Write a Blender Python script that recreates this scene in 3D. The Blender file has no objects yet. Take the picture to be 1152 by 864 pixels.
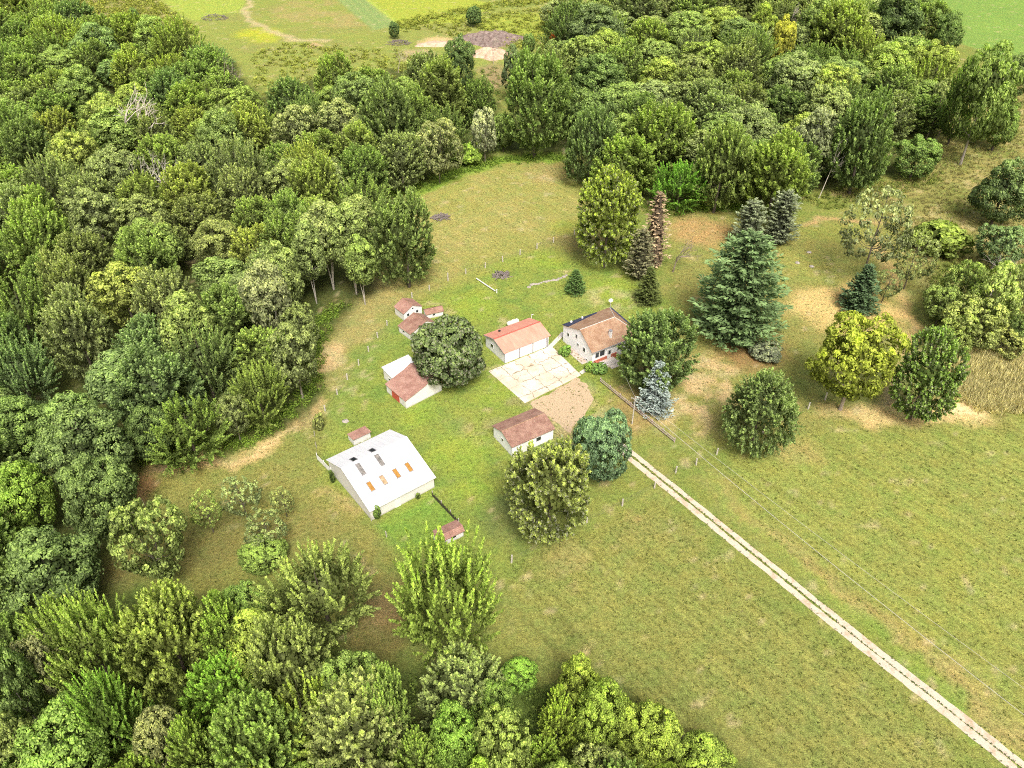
import bpy, math, random
import numpy as np
from mathutils import Vector, Matrix
PI = math.pi
random.seed(7)
C = bpy.context.scene.collection
scene = bpy.context.scene

# ------------------------------------------------------------------ camera / survey
TH = math.radians(38.5); F = 900.0; H = 92.0
s_, c_ = math.sin(TH), math.cos(TH)
def P(px, py, z=0.0):
    u = (px-576)/F; v = (py-432)/F
    dz = s_+v*c_; t = (H-z)/dz
    return (t*u, t*(c_-v*s_))
def depth_at(x, y, z): return y*c_ + (H-z)*s_
def proj(x, y, z):
    d = depth_at(x, y, z); up = y*s_ - (H-z)*c_
    return 576+F*x/d, 432-F*up/d

cam_d = bpy.data.cameras.new('camera'); cam = bpy.data.objects.new('camera', cam_d); C.objects.link(cam)
cam.location = (0, 0, H); cam.rotation_euler = (PI/2-TH, 0, 0)
cam_d.sensor_width = 36; cam_d.lens = 36*F/1152; cam_d.clip_end = 9000; cam_d.clip_start = 1
scene.camera = cam
scene.view_settings.view_transform = 'Standard'; scene.view_settings.look = 'None'
scene.view_settings.exposure = 0; scene.view_settings.gamma = 1
scene.render.resolution_x = 1024; scene.render.resolution_y = 768

# ------------------------------------------------------------------ light
SUN = Vector((0.12, -0.60, 0.80)).normalized()
elev = math.asin(SUN.z); az = math.atan2(SUN.x, SUN.y)
w = bpy.data.worlds.new('World'); scene.world = w; w.use_nodes = True
nt = w.node_tree; bg = nt.nodes['Background']
sky = nt.nodes.new('ShaderNodeTexSky'); sky.sky_type = 'NISHITA'; sky.sun_disc = False
sky.sun_elevation = elev; sky.sun_rotation = az; sky.air_density = 1.0; sky.dust_density = 10.0; sky.ozone_density = 0.6
nt.links.new(sky.outputs[0], bg.inputs[0]); bg.inputs[1].default_value = 0.15
sd = bpy.data.lights.new('sun', 'SUN'); sd.energy = 3.7; sd.angle = math.radians(20); sd.color = (1.0, 0.97, 0.92)
so = bpy.data.objects.new('sun', sd); C.objects.link(so)
so.rotation_euler = (-SUN).to_track_quat('-Z', 'Y').to_euler(); so.location = (60, 0, 120)

# ------------------------------------------------------------------ helpers: tags
def tag(o, label=None, cat=None, group=None, kind=None):
    if label: o['label'] = label
    if cat: o['category'] = cat
    if group: o['group'] = group
    if kind: o['kind'] = kind
    return o
def empty(name, loc=(0, 0, 0), rz=0):
    o = bpy.data.objects.new(name, None); C.objects.link(o)
    o.location = loc; o.rotation_euler = (0, 0, rz); o.empty_display_size = 0.2
    return o

class MB:
    """collects verts/faces, with optional material index per face"""
    def __init__(s): s.v = []; s.f = []
    def quad(s, a, b, c, d):
        n = len(s.v); s.v += [a, b, c, d]; s.f.append((n, n+1, n+2, n+3)); return s
    def poly(s, pts):
        n = len(s.v); s.v += list(pts); s.f.append(tuple(range(n, n+len(pts)))); return s
    def box(s, x0, x1, y0, y1, z0, z1):
        n = len(s.v)
        s.v += [(x0,y0,z0),(x1,y0,z0),(x1,y1,z0),(x0,y1,z0),(x0,y0,z1),(x1,y0,z1),(x1,y1,z1),(x0,y1,z1)]
        for q in ((0,3,2,1),(4,5,6,7),(0,1,5,4),(1,2,6,5),(2,3,7,6),(3,0,4,7)): s.f.append(tuple(n+i for i in q))
        return s
    def slab(s, pts, t):
        """thick sheet: pts = planar top polygon (ccw from above), thickness t downwards"""
        n = len(s.v); k = len(pts)
        s.v += list(pts)+[(p[0], p[1], p[2]-t) for p in pts]
        s.f.append(tuple(range(n, n+k))); s.f.append(tuple(range(n+2*k-1, n+k-1, -1)))
        for i in range(k):
            j = (i+1) % k; s.f.append((n+i, n+k+i, n+k+j, n+j))
        return s
    def extrude(s, prof, y0, y1):
        """profile in (x,z), extruded along y"""
        n = len(s.v); k = len(prof)
        s.v += [(p[0], y0, p[1]) for p in prof]+[(p[0], y1, p[1]) for p in prof]
        s.f.append(tuple(range(n, n+k))); s.f.append(tuple(range(n+2*k-1, n+k-1, -1)))
        for i in range(k):
            j = (i+1) % k; s.f.append((n+i, n+k+i, n+k+j, n+j))
        return s
    def tube(s, pts, rad, k=6, cap=True):
        pts = [Vector(p) for p in pts]; n0 = len(s.v)
        for i, p in enumerate(pts):
            a = pts[max(i-1, 0)]; b = pts[min(i+1, len(pts)-1)]; d = (b-a).normalized()
            u = d.orthogonal().normalized() if abs(d.z) < .95 else Vector((1, 0, 0)); v = d.cross(u).normalized(); u = v.cross(d)
            r = rad[i] if hasattr(rad, '__len__') else rad
            for j in range(k):
                t = 2*PI*j/k; q = p+u*(r*math.cos(t))+v*(r*math.sin(t)); s.v.append(tuple(q))
        for i in range(len(pts)-1):
            for j in range(k):
                j2 = (j+1) % k; s.f.append((n0+i*k+j, n0+i*k+j2, n0+(i+1)*k+j2, n0+(i+1)*k+j))
        if cap:
            s.f.append(tuple(n0+k-1-j for j in range(k))); s.f.append(tuple(n0+(len(pts)-1)*k+j for j in range(k)))
        return s
    def mesh(s, name, m):
        me = bpy.data.meshes.new(name); me.from_pydata([tuple(p) for p in s.v], [], s.f); me.materials.append(m); me.update(); return me
    def build(s, name, m, parent=None, bevel=0, loc=None):
        o = bpy.data.objects.new(name, s.mesh(name, m)); C.objects.link(o)
        if parent: o.parent = parent
        if loc: o.location = loc
        if bevel:
            b = o.modifiers.new('b', 'BEVEL'); b.width = bevel; b.segments = 1; b.limit_method = 'ANGLE'
        return o

# ------------------------------------------------------------------ materials
class NT:
    def __init__(s, name):
        s.m = bpy.data.materials.new(name); s.m.use_nodes = True; s.t = s.m.node_tree; s.b = s.t.nodes['Principled BSDF']
    def n(s, typ, **kw):
        o = s.t.nodes.new('ShaderNode'+typ)
        for k, v in kw.items(): setattr(o, k, v)
        return o
    def l(s, a, b): s.t.links.new(a, b)
    def coord(s, out='Object'):
        return s.n('TexCoord').outputs[out]
    def noise(s, scale, detail=4, rough=.6, co=None, stretch=None):
        o = s.n('TexNoise'); o.inputs['Scale'].default_value = scale; o.inputs['Detail'].default_value = detail; o.inputs['Roughness'].default_value = rough
        co = co or s.coord()
        if stretch:
            m = s.n('Mapping'); m.inputs['Rotation'].default_value = (0, 0, stretch[0]); s.l(co, m.inputs[0]); m2 = s.n('Mapping'); m2.inputs['Scale'].default_value = (stretch[1], stretch[2], 1); s.l(m.outputs[0], m2.inputs[0]); co = m2.outputs[0]
        s.l(co, o.inputs['Vector']); return o.outputs['Fac']
    def ramp(s, fac, stops):
        r = s.n('ValToRGB'); e = r.color_ramp.elements
        while len(e) < len(stops): e.new(.5)
        for i, (p, c) in enumerate(stops):
            e[i].position = p; e[i].color = (c, c, c, 1) if not hasattr(c, '__len__') else (*c, 1)
        s.l(fac, r.inputs[0]); return r.outputs[0]
    def mix(s, fac, a, b, mode='MIX'):
        o = s.n('MixRGB', blend_type=mode)
        for i, x in enumerate((fac, a, b)):
            if hasattr(x, 'is_output') or isinstance(x, bpy.types.NodeSocket): s.l(x, o.inputs[i])
            elif i == 0: o.inputs[0].default_value = x
            else: o.inputs[i].default_value = (*x, 1)
        return o.outputs[0]
    def bump(s, h, dist=.05, strength=.6):
        b = s.n('Bump'); b.inputs['Distance'].default_value = dist; b.inputs['Strength'].default_value = strength
        s.l(h, b.inputs['Height']); s.l(b.outputs[0], s.b.inputs['Normal'])
    def done(s, rough=.85, spec=.2):
        s.b.inputs['Roughness'].default_value = rough; s.b.inputs['Specular IOR Level'].default_value = spec; return s.m

def simple(name, a, b, scale=3, rough=.8, spec=.25, stretch=None, bump=.0, lo=.35, hi=.65):
    t = NT(name); f = t.noise(scale, 5, .65, stretch=stretch); r = t.ramp(f, [(lo, a), (hi, b)]); t.l(r, t.b.inputs['Base Color'])
    if bump: t.bump(f, bump)
    return t.done(rough, spec)

def roof_mat(name, a, b, c, row=.35, lichen=(.5, .42, .3), shingle=True, rough=.9):
    """weathered shingles: rows, stains"""
    t = NT(name); co = t.coord()
    big = t.noise(.7, 5, .7); fine = t.noise(9, 3, .7)
    col = t.ramp(big, [(.3, a), (.5, b), (.72, c)])
    col = t.mix(.55, col, t.ramp(fine, [(.35, .25), (.62, 1.0)]), 'MULTIPLY')
    if shingle:
        br = t.n('TexBrick'); br.inputs['Scale'].default_value = 1/row; br.inputs['Color1'].default_value = (1, 1, 1, 1); br.inputs['Color2'].default_value = (.62, .62, .62, 1)
        br.inputs['Mortar'].default_value = (.25, .25, .25, 1); br.inputs['Mortar Size'].default_value = .03; br.inputs['Row Height'].default_value = .5
        t.l(co, br.inputs['Vector']); col = t.mix(.5, col, br.outputs['Color'], 'MULTIPLY')
    sp = t.ramp(t.noise(2.2, 6, .75), [(.62, 0.0), (.72, 1.0)]); col = t.mix(sp, col, lichen)
    t.l(col, t.b.inputs['Base Color']); t.bump(fine, .03)
    return t.done(rough, .15)

def wall_mat(name, col, dirt, boards=.2, vertical=False, dk=.35):
    t = NT(name); co = t.coord()
    sep = t.n('SeparateXYZ'); t.l(co, sep.inputs[0])
    if vertical:
        ad = t.n('Math', operation='ADD'); t.l(sep.outputs[0], ad.inputs[0]); t.l(sep.outputs[1], ad.inputs[1]); v = ad.outputs[0]
    else: v = sep.outputs[2]
    mu = t.n('Math', operation='MULTIPLY'); mu.inputs[1].default_value = 1/boards; t.l(v, mu.inputs[0])
    fr = t.n('Math', operation='FRACT'); t.l(mu.outputs[0], fr.inputs[0])
    line = t.ramp(fr.outputs[0], [(0, .68), (.1, 1.0)])
    n1 = t.noise(1.3, 6, .7); n2 = t.noise(3, 4, .7, stretch=(0, 3, 1))
    c = t.mix(t.ramp(n1, [(.50, 0.0), (.85, dk)]), col, dirt)
    # grime near the ground
    g = t.ramp(sep.outputs[2], [(0.0, .8), (.35, .0)]); gm = t.mix(1.0, g, t.ramp(n2, [(.3, 0.), (.6, 1.)]), 'MULTIPLY')
    c = t.mix(gm, c, tuple(x*.5 for x in dirt)); c = t.mix(.25, c, line, 'MULTIPLY')
    t.l(c, t.b.inputs['Base Color'])
    return t.done(.8, .1)

M = {}
M['white_wall'] = wall_mat('white siding', (.88, .89, .92), (.78, .78, .77), dk=.1)
M['barn_wall'] = wall_mat('white ribbed steel wall', (.70, .69, .67), (.50, .46, .41), .3, True)
M['garage_wall'] = wall_mat('white garage siding', (.85, .86, .90), (.7, .7, .72), .22, dk=.12)
M['old_white'] = wall_mat('old painted boards', (.76, .75, .76), (.42, .38, .36), .25, True, .7)
M['brown_roof'] = roof_mat('weathered brown shingles', (.28, .15, .115), (.44, .26, .20), (.56, .37, .28))
M['house_roof'] = roof_mat('mottled tan shingles', (.36, .20, .12), (.50, .32, .21), (.62, .45, .31), lichen=(.62, .47, .3))
M['pink_roof'] = roof_mat('reddish shingles', (.36, .19, .15), (.52, .30, .24), (.62, .40, .33))
M['navy_roof'] = simple('dark blue rolled roofing', (.03, .035, .07), (.07, .08, .13), 2, .7)
def metal_roof(name, a, b, rib):
    t = NT(name); co = t.coord(); sep = t.n('SeparateXYZ'); t.l(co, sep.inputs[0])
    mu = t.n('Math', operation='MULTIPLY'); mu.inputs[1].default_value = 1/rib; t.l(sep.outputs[0], mu.inputs[0])
    fr = t.n('Math', operation='FRACT'); t.l(mu.outputs[0], fr.inputs[0]); line = t.ramp(fr.outputs[0], [(0, .72), (.08, 1.), (.92, 1.), (1., .72)])
    c = t.ramp(t.noise(.6, 6, .7, stretch=(0, 2, .5)), [(.35, a), (.7, b)]); c = t.mix(.5, c, line, 'MULTIPLY'); t.l(c, t.b.inputs['Base Color']); t.bump(line, .03, .5)
    return t.done(.55, .3)
M['salmon_roof'] = metal_roof('faded red ribbed steel', (.60, .26, .19), (.70, .36, .27), .3)
M['red_ridge'] = simple('red ridge steel', (.42, .09, .07), (.5, .13, .1), 2, .5)
M['white_roof'] = metal_roof('white ribbed steel roof', (.68, .70, .74), (.80, .81, .83), .9)
M['white_trim'] = simple('white trim', (.7, .7, .7), (.82, .82, .82), 2, .5)
M['grey_trim'] = simple('grey trim', (.2, .2, .22), (.35, .35, .36), 2, .6)
M['red_door'] = simple('faded red boards', (.42, .07, .05), (.6, .14, .09), 3, .7, stretch=(0, 6, 1))
M['glass_dark'] = simple('dark window glass', (.012, .015, .02), (.05, .06, .07), 1.2, .12, .6)
M['amber'] = simple('amber translucent panel', (.30, .15, .03), (.44, .24, .06), 2.5, .4)
M['greyglass'] = simple('grey skylight panel', (.12, .12, .11), (.3, .28, .26), 2.5, .3)
M['ply'] = simple('worn tan panel', (.3, .2, .1), (.5, .38, .24), 3, .6)
M['bluish'] = simple('translucent blue white sheet', (.55, .6, .72), (.68, .72, .8), 2, .4)
M['brick'] = simple('red brick', (.38, .1, .06), (.55, .2, .13), 6, .9)
M['concrete'] = simple('pale concrete', (.5, .47, .43), (.66, .62, .57), 4, .9)
M['galv'] = simple('galvanised wire', (.4, .4, .38), (.5, .5, .48), 4, .5)
M['cable'] = simple('weathered aluminium cable', (.5, .5, .46), (.62, .6, .55), 4, .5)
M['post_wood'] = simple('silver weathered post', (.35, .32, .28), (.6, .57, .52), 6, .9)
M['white_post'] = simple('white painted post', (.62, .62, .6), (.75, .75, .73), 6, .8)
M['rail_wood'] = simple('pinkish weathered rail', (.34, .27, .25), (.52, .44, .41), 5, .9)
M['stone'] = simple('field stone', (.26, .24, .21), (.46, .42, .37), 3, .9, bump=.05)
M['rubble'] = simple('rubble and dead brush', (.1, .085, .08), (.3, .26, .24), 2.5, .95, bump=.1)
M['tank'] = simple('cream tank paint', (.66, .62, .55), (.78, .75, .68), 3, .4)
M['orange'] = simple('orange machine paint', (.7, .13, .02), (.8, .2, .04), 3, .5)
M['rubber'] = simple('black rubber', (.02, .02, .02), (.04, .04, .04), 3, .8)
M['plank'] = simple('weathered grey plank', (.2, .18, .17), (.36, .34, .33), 3, .9)

# foliage: object colour x per-leaf tone, which paints lit tips and shaded insides
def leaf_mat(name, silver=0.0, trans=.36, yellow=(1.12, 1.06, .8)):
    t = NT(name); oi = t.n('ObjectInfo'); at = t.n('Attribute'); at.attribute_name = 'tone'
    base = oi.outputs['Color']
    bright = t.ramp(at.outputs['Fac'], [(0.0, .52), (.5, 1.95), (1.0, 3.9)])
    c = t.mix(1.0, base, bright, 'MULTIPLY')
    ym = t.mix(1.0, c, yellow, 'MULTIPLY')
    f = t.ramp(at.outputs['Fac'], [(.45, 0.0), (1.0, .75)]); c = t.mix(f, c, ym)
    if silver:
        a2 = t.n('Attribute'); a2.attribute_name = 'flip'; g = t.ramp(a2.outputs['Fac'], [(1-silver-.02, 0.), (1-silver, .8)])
        c = t.mix(g, c, (.36, .37, .27))
    t.t.nodes.remove(t.b)
    d = t.n('BsdfDiffuse'); tr = t.n('BsdfTranslucent'); gl = t.n('BsdfGlossy'); gl.inputs['Roughness'].default_value = .5
    mx = t.n('MixShader'); mx.inputs[0].default_value = trans; m2 = t.n('MixShader'); m2.inputs[0].default_value = .006
    t.l(c, d.inputs[0]); tc = t.mix(1.0, c, (1.08, 1.15, .6), 'MULTIPLY'); t.l(tc, tr.inputs[0])
    t.l(d.outputs[0], mx.inputs[1]); t.l(tr.outputs[0], mx.inputs[2]); t.l(mx.outputs[0], m2.inputs[1]); t.l(gl.outputs[0], m2.inputs[2])
    t.l(m2.outputs[0], t.t.nodes['Material Output'].inputs[0]); return t.m
M['leaf'] = leaf_mat('broad leaves', .0, .42)
M['leaf_silver'] = leaf_mat('leaves with pale undersides', .2)
M['needle'] = leaf_mat('needles', .0, .12, (1.1, 1.1, 1.0))
t = NT('tree bark'); oi = t.n('ObjectInfo'); c = t.mix(1.0, oi.outputs['Color'], t.ramp(t.noise(2.5, 5, .7, stretch=(0, 1, 1)), [(.3, .5), (.7, 1.1)]), 'MULTIPLY')
t.l(c, t.b.inputs['Base Color']); M['bark'] = t.done(.9, .1)

# ------------------------------------------------------------------ ground colours
def vnoise(x, y, seed):
    xi = np.floor(x).astype(np.int64); yi = np.floor(y).astype(np.int64); xf = x-xi; yf = y-yi
    def h(a, b):
        n = (a*374761393+b*668265263+seed*982451653) & 0x7fffffff
        n = ((n ^ (n >> 13))*1274126177) & 0x7fffffff
        return ((n ^ (n >> 16)) & 0xffff)/65535.0
    u = xf*xf*(3-2*xf); v = yf*yf*(3-2*yf)
    return (h(xi, yi)*(1-u)+h(xi+1, yi)*u)*(1-v)+(h(xi, yi+1)*(1-u)+h(xi+1, yi+1)*u)*v
def fbm(x, y, sc, seed, o=4):
    r = 0; a = .5; t = 0
    for i in range(o):
        r = r+a*vnoise(x/sc, y/sc, seed+i*17); t += a; a *= .55; sc /= 2.03
    return r/t
def sdist(poly, X, Y):
    """signed distance (inside positive) to polygon of ground points"""
    d = np.full(X.shape, 1e9); ins = np.zeros(X.shape, bool); n = len(poly)
    for i in range(n):
        ax, ay = poly[i]; bx, by = poly[(i+1) % n]; ex, ey = bx-ax, by-ay; L = ex*ex+ey*ey+1e-9
        t = np.clip(((X-ax)*ex+(Y-ay)*ey)/L, 0, 1); dd = np.hypot(X-ax-t*ex, Y-ay-t*ey); d = np.minimum(d, dd)
        cr = ((ay > Y) != (by > Y)); xx = ax+(Y-ay)*ex/(ey if abs(ey) > 1e-9 else 1e-9); ins ^= cr & (X < xx)
    return np.where(ins, d, -d)
def seg_dist(path, X, Y):
    d = np.full(X.shape, 1e9)
    for (ax, ay), (bx, by) in zip(path, path[1:]):
        ex, ey = bx-ax, by-ay; t = np.clip(((X-ax)*ex+(Y-ay)*ey)/(ex*ex+ey*ey+1e-9), 0, 1); d = np.minimum(d, np.hypot(X-ax-t*ex, Y-ay-t*ey))
    return d
def G(pts, z=0): return [P(a, b, z) for a, b in pts]

xs = np.concatenate([[-4000, -1500, -700, -420, -330], np.arange(-260, 260.1, .8), [330, 420, 700, 1500, 4000]])
ys = np.concatenate([[-1500, -400, -100, 0], np.arange(30, 430.1, .8), [450, 480, 540, 650, 900, 1500, 3000, 7000]])
nx, ny = len(xs), len(ys)
GX, GY = np.meshgrid(xs, ys); X = GX.ravel(); Y = GY.ravel()
WX = X+(fbm(X, Y, 7, 1)-.5)*7+(fbm(X, Y, 1.6, 5)-.5)*1.6; WY = Y+(fbm(X, Y, 7, 2)-.5)*7+(fbm(X, Y, 1.6, 6)-.5)*1.6
col = np.zeros((len(X), 3)); col[:] = (.135, .150, .042)
n1 = fbm(X, Y, 30, 11); n2 = fbm(X, Y, 9, 12); n3 = fbm(X, Y, 3, 13)
def lay(mask, c, amt=1.0):
    m = (np.clip(mask, 0, 1)*amt)[:, None]; col[:] = col*(1-m)+np.array(c)*m
def pm(pts, soft=2.0, warp=True):
    d = sdist(G(pts), WX if warp else X, WY if warp else Y); return np.clip(.5+d/soft, 0, 1)
def bl(px, py, rx, ry, soft=.5):
    """soft blob: centre and radii given in photo pixels around the centre"""
    cx, cy = P(px, py); ax = abs(P(px+rx, py)[0]-cx); ay = abs(P(px, py-ry)[1]-cy)
    r = np.hypot((WX-cx)/ax, (WY-cy)/ay); return np.clip((1-r)/soft, 0, 1)
lay((n1-.35)*2.2, (.165, .165, .050), .6); lay((n2-.5)*3, (.11, .14, .035), .6); lay((n3-.55)*4, (.19, .17, .07), .45)
# near fields either side of the drive
FIELD_R = [(800, 500), (920, 480), (1010, 480), (1160, 470), (1400, 700), (1400, 900), (1200, 900), (860, 600)]
FIELD_C = [(560, 660), (590, 640), (700, 590), (740, 560), (1120, 900), (800, 900), (700, 800), (560, 720)]
lay(pm(FIELD_R), (.170, .178, .052), .75); lay(pm(FIELD_C), (.162, .16, .052), .7)
lay(pm([(560, 700), (640, 690), (900, 820), (1000, 900), (800, 900), (700, 800)], 12), (.12, .125, .04), .55)
lay(bl(660, 640, 60, 30)*(n2 > .4), (.21, .175, .08), .5); lay(bl(730, 600, 80, 25), (.17, .155, .06), .4)
lay(bl(1040, 640, 140, 120)*np.clip((n2-.35)*3, 0, 1), (.175, .18, .045), .5)
# tan verge along the cable line
lay(np.clip(1-seg_dist(G([(800, 545), (930, 650), (1160, 835)]), WX, WY)/3.2, 0, 1), (.26, .19, .09), .65)
lay(np.clip(1-seg_dist(G([(800, 540), (1000, 720), (1160, 860)]), WX+1, WY)/1.6, 0, 1), (.11, .19, .03), .5)
# bright lawn round the buildings
LAWN = [(365, 500), (400, 420), (455, 350), (500, 322), (560, 297), (640, 275), (700, 310), (760, 340), (760, 400), (700, 450), (640, 520), (590, 600), (560, 640), (500, 640), (440, 610), (370, 540)]
lay(pm(LAWN, 4), (.140, .172, .040), .85)
lay(pm(LAWN, 4)*np.clip((n2-.42)*4, 0, 1), (.18, .195, .05), .55); lay(pm(LAWN, 4)*np.clip((n3-.52)*5, 0, 1), (.085, .135, .035), .5)
for b in ((530, 345, 30, 22), (515, 510, 45, 25), (700, 325, 40, 15), (620, 290, 40, 14), (525, 545, 30, 14), (560, 440, 30, 20), (470, 470, 35, 15)): lay(bl(*b), (.175, .225, .035), .5)
lay(bl(570, 590, 45, 42)*.8+bl(590, 560, 40, 35)*.5, (.085, .095, .04), .75); lay(bl(560, 470, 60, 40)*np.clip((n3-.5)*6, 0, 1), (.22, .18, .1), .5)  # first: shadow of the round speckled tree, painted into the lawn colour
lay(bl(540, 490, 30, 20)*np.clip((n3-.45)*6, 0, 1), (.25, .2, .11), .5)
lay(bl(600, 398, 60, 30)*np.clip((n3-.5)*5, 0, 1), (.25, .21, .12), .5); lay(bl(690, 335, 45, 16)*np.clip((n3-.42)*6, 0, 1), (.3, .25, .15), .6)
lay(bl(635, 460, 52, 42)*np.clip((n3-.38)*6, 0, 1), (.30, .235, .14), .8)
# back pasture
PAST = [(470, 210), (540, 188), (600, 178), (640, 182), (665, 240), (650, 268), (560, 295), (470, 330), (440, 345), (425, 330), (440, 300)]
lay(pm(PAST, 5), (.190, .180, .060), .9); lay(pm(PAST, 5)*np.clip((n2-.4)*3, 0, 1), (.24, .2, .085), .6); lay(pm(PAST, 5)*np.clip((n1-.5)*5, 0, 1), (.17, .19, .045), .6)
lay(bl(625, 195, 40, 14), (.23, .17, .09), .5); lay(bl(660, 275, 50, 22), (.14, .10, .05), .65); lay(bl(640, 255, 30, 12), (.2, .22, .04), .5)  # dark brown blob: painted shadow at the foot of the tall bright tree
lay(pm([(380, 300), (440, 300), (455, 340), (400, 400), (375, 440), (365, 440), (365, 360)], 4), (.225, .185, .085), .75)
lay(pm([(430, 360), (455, 370), (380, 480), (360, 490), (355, 480)], 3), (.13, .165, .045), .8)
lay(bl(375, 400, 22, 18), (.4, .28, .17), .7); lay(bl(400, 320, 30, 16), (.17, .12, .07), .7)
# lower-left clearing
CLR = [(150, 525), (215, 505), (300, 490), (360, 470), (370, 540), (430, 600), (450, 640), (440, 740), (400, 720), (330, 640), (240, 660), (130, 640), (140, 560)]
lay(pm(CLR, 4), (.160, .150, .050), .9); lay(pm(CLR, 4)*np.clip((n2-.45)*4, 0, 1), (.13, .145, .045), .55)
lay(np.clip(1-seg_dist(G([(200, 517), (265, 520), (300, 500), (325, 480), (345, 462)]), WX, WY)/2.4, 0, 1), (.46, .31, .18), .85)
lay(bl(160, 545, 22, 35), (.28, .15, .09), .7); lay(bl(190, 519, 18, 7), (.22, .13, .1), .7)
lay(bl(230, 610, 60, 40), (.10, .085, .035), .7); lay(bl(140, 640, 40, 35), (.10, .08, .035), .75); lay(bl(425, 700, 50, 55), (.10, .08, .035), .75); lay(bl(430, 690, 20, 30), (.16, .1, .06), .5)  # brown tree shadows painted into the clearing floor
lay(bl(340, 590, 60, 30), (.15, .12, .05), .4)
lay(np.clip(1-seg_dist(G([(375, 545), (405, 580)]), WX, WY)/1.6, 0, 1), (.3, .2, .12), .5)
lay(pm([(420, 592), (488, 556), (516, 590), (455, 628)], .8, False), (.115, .185, .035), .65)
# yard right of the house
YR = [(760, 235), (800, 235), (880, 250), (960, 240), (1000, 260), (1040, 330), (1030, 400), (1100, 450), (1150, 455), (1150, 480), (1000, 480), (920, 480), (860, 520), (790, 500), (720, 450), (760, 400)]
lay(pm(YR, 4), (.17, .155, .055), .85); lay(pm(YR, 4)*np.clip((n2-.5)*4, 0, 1), (.13, .15, .045), .6)
lay(bl(790, 262, 45, 22), (.27, .17, .085), .85); lay(bl(800, 430, 60, 40)*np.clip((n3-.35)*4, 0, 1), (.37, .26, .16), .75); lay(bl(770, 470, 55, 35)*np.clip((n3-.4)*4, 0, 1), (.38, .27, .17), .7)
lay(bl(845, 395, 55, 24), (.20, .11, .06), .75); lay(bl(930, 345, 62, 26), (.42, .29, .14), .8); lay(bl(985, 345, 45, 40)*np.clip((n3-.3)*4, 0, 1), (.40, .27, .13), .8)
lay(bl(905, 300, 40, 22), (.2, .19, .06), .6); lay(bl(950, 262, 60, 12)*.8, (.15, .17, .04), .6)
lay(np.clip(1-seg_dist(G([(905, 252), (940, 243), (985, 248)]), WX, WY)/1.7, 0, 1), (.33, .21, .12), .8)
lay(np.clip(1-seg_dist(G([(985, 270), (1010, 310), (1028, 345), (1025, 385)]), WX, WY)/2.2, 0, 1), (.4, .26, .14), .6)
lay(bl(1000, 465, 90, 16)+bl(1080, 462, 50, 20), (.42, .30, .16), .75); lay(bl(1085, 455, 35, 14), (.55, .42, .28), .6)
lay(np.clip(1-seg_dist(G([(1010, 385), (1015, 410), (1000, 450)]), WX, WY)/2.4, 0, 1), (.34, .24, .15), .7)
lay(bl(895, 510, 50, 22), (.25, .19, .09), .5); lay(bl(710, 460, 30, 35)*.9, (.24, .15, .08), .7)
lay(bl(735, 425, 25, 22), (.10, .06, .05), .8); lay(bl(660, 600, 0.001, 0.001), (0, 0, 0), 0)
lay(bl(705, 580, 40, 14)*np.clip((n3-.4)*4, 0, 1), (.26, .16, .08), .6)
# rough meadow, upper right
MEAD = [(930, 215), (1000, 205), (1055, 165), (1060, 90), (1200, 95), (1200, 460), (1060, 440), (1040, 330), (1000, 250)]
lay(pm(MEAD, 5), (.19, .165, .065), .85); lay(pm(MEAD, 5)*np.clip((n2-.45)*5, 0, 1), (.115, .135, .035), .7); lay(pm(MEAD, 5)*np.clip((n3-.55)*6, 0, 1), (.3, .23, .13), .6)
lay(pm([(1035, 320), (1060, 300), (1150, 330), (1150, 400), (1060, 400)], 5), (.085, .10, .03), .8)
# woodland floor
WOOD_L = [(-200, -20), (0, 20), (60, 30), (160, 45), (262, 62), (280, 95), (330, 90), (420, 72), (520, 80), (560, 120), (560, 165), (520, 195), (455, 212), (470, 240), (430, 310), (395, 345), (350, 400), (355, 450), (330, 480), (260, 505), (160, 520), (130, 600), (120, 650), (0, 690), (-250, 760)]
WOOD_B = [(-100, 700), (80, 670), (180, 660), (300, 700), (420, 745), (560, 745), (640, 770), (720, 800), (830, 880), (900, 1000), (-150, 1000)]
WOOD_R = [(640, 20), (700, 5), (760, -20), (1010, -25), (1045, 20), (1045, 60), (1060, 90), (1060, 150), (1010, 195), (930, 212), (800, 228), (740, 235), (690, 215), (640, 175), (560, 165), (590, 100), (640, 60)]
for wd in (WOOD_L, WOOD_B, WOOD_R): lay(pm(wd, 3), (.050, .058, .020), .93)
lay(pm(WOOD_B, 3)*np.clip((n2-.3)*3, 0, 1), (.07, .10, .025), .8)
# far country
FAR = [(-300, -60), (1500, -60), (1500, -5), (1200, 60), (1044, 5), (640, 0), (650, 45), (560, 88), (440, 78), (330, 92), (285, 110), (262, 66), (150, 48), (60, 28), (0, 0)]
lay(pm([(40, -10), (640, -10), (650, 45), (560, 88), (440, 78), (330, 92), (295, 110), (262, 66), (150, 48), (60, 28)], 4), (.165, .18, .05), .95)
lay(pm([(200, 0), (640, 0), (640, 60), (300, 90)], 6)*np.clip((n2-.45)*4, 0, 1), (.17, .16, .06), .6)
lay(pm([(172, -6), (278, -12), (272, 14), (245, 16), (222, 24), (196, 14)], 2, False), (.20, .235, .05), .95)
lay(pm([(330, 0), (372, 0), (420, 30), (330, 32), (290, 20)], 4)*np.clip((n2-.35)*4, 0, 1), (.22, .18, .08), .8)
lay(bl(290, 38, 32, 8), (.27, .27, .03), .8); lay(bl(300, 45, 20, 5), (.27, .27, .03), .6)
lay(pm([(404, -10), (480, -10), (560, 5), (520, 25), (445, 28), (425, 12)], 2, False), (.22, .24, .04), .9)
CROP = pm([(368, -10), (404, -10), (450, 28), (420, 34)], 2, False); lay(CROP, (.14, .19, .075), .9)
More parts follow.
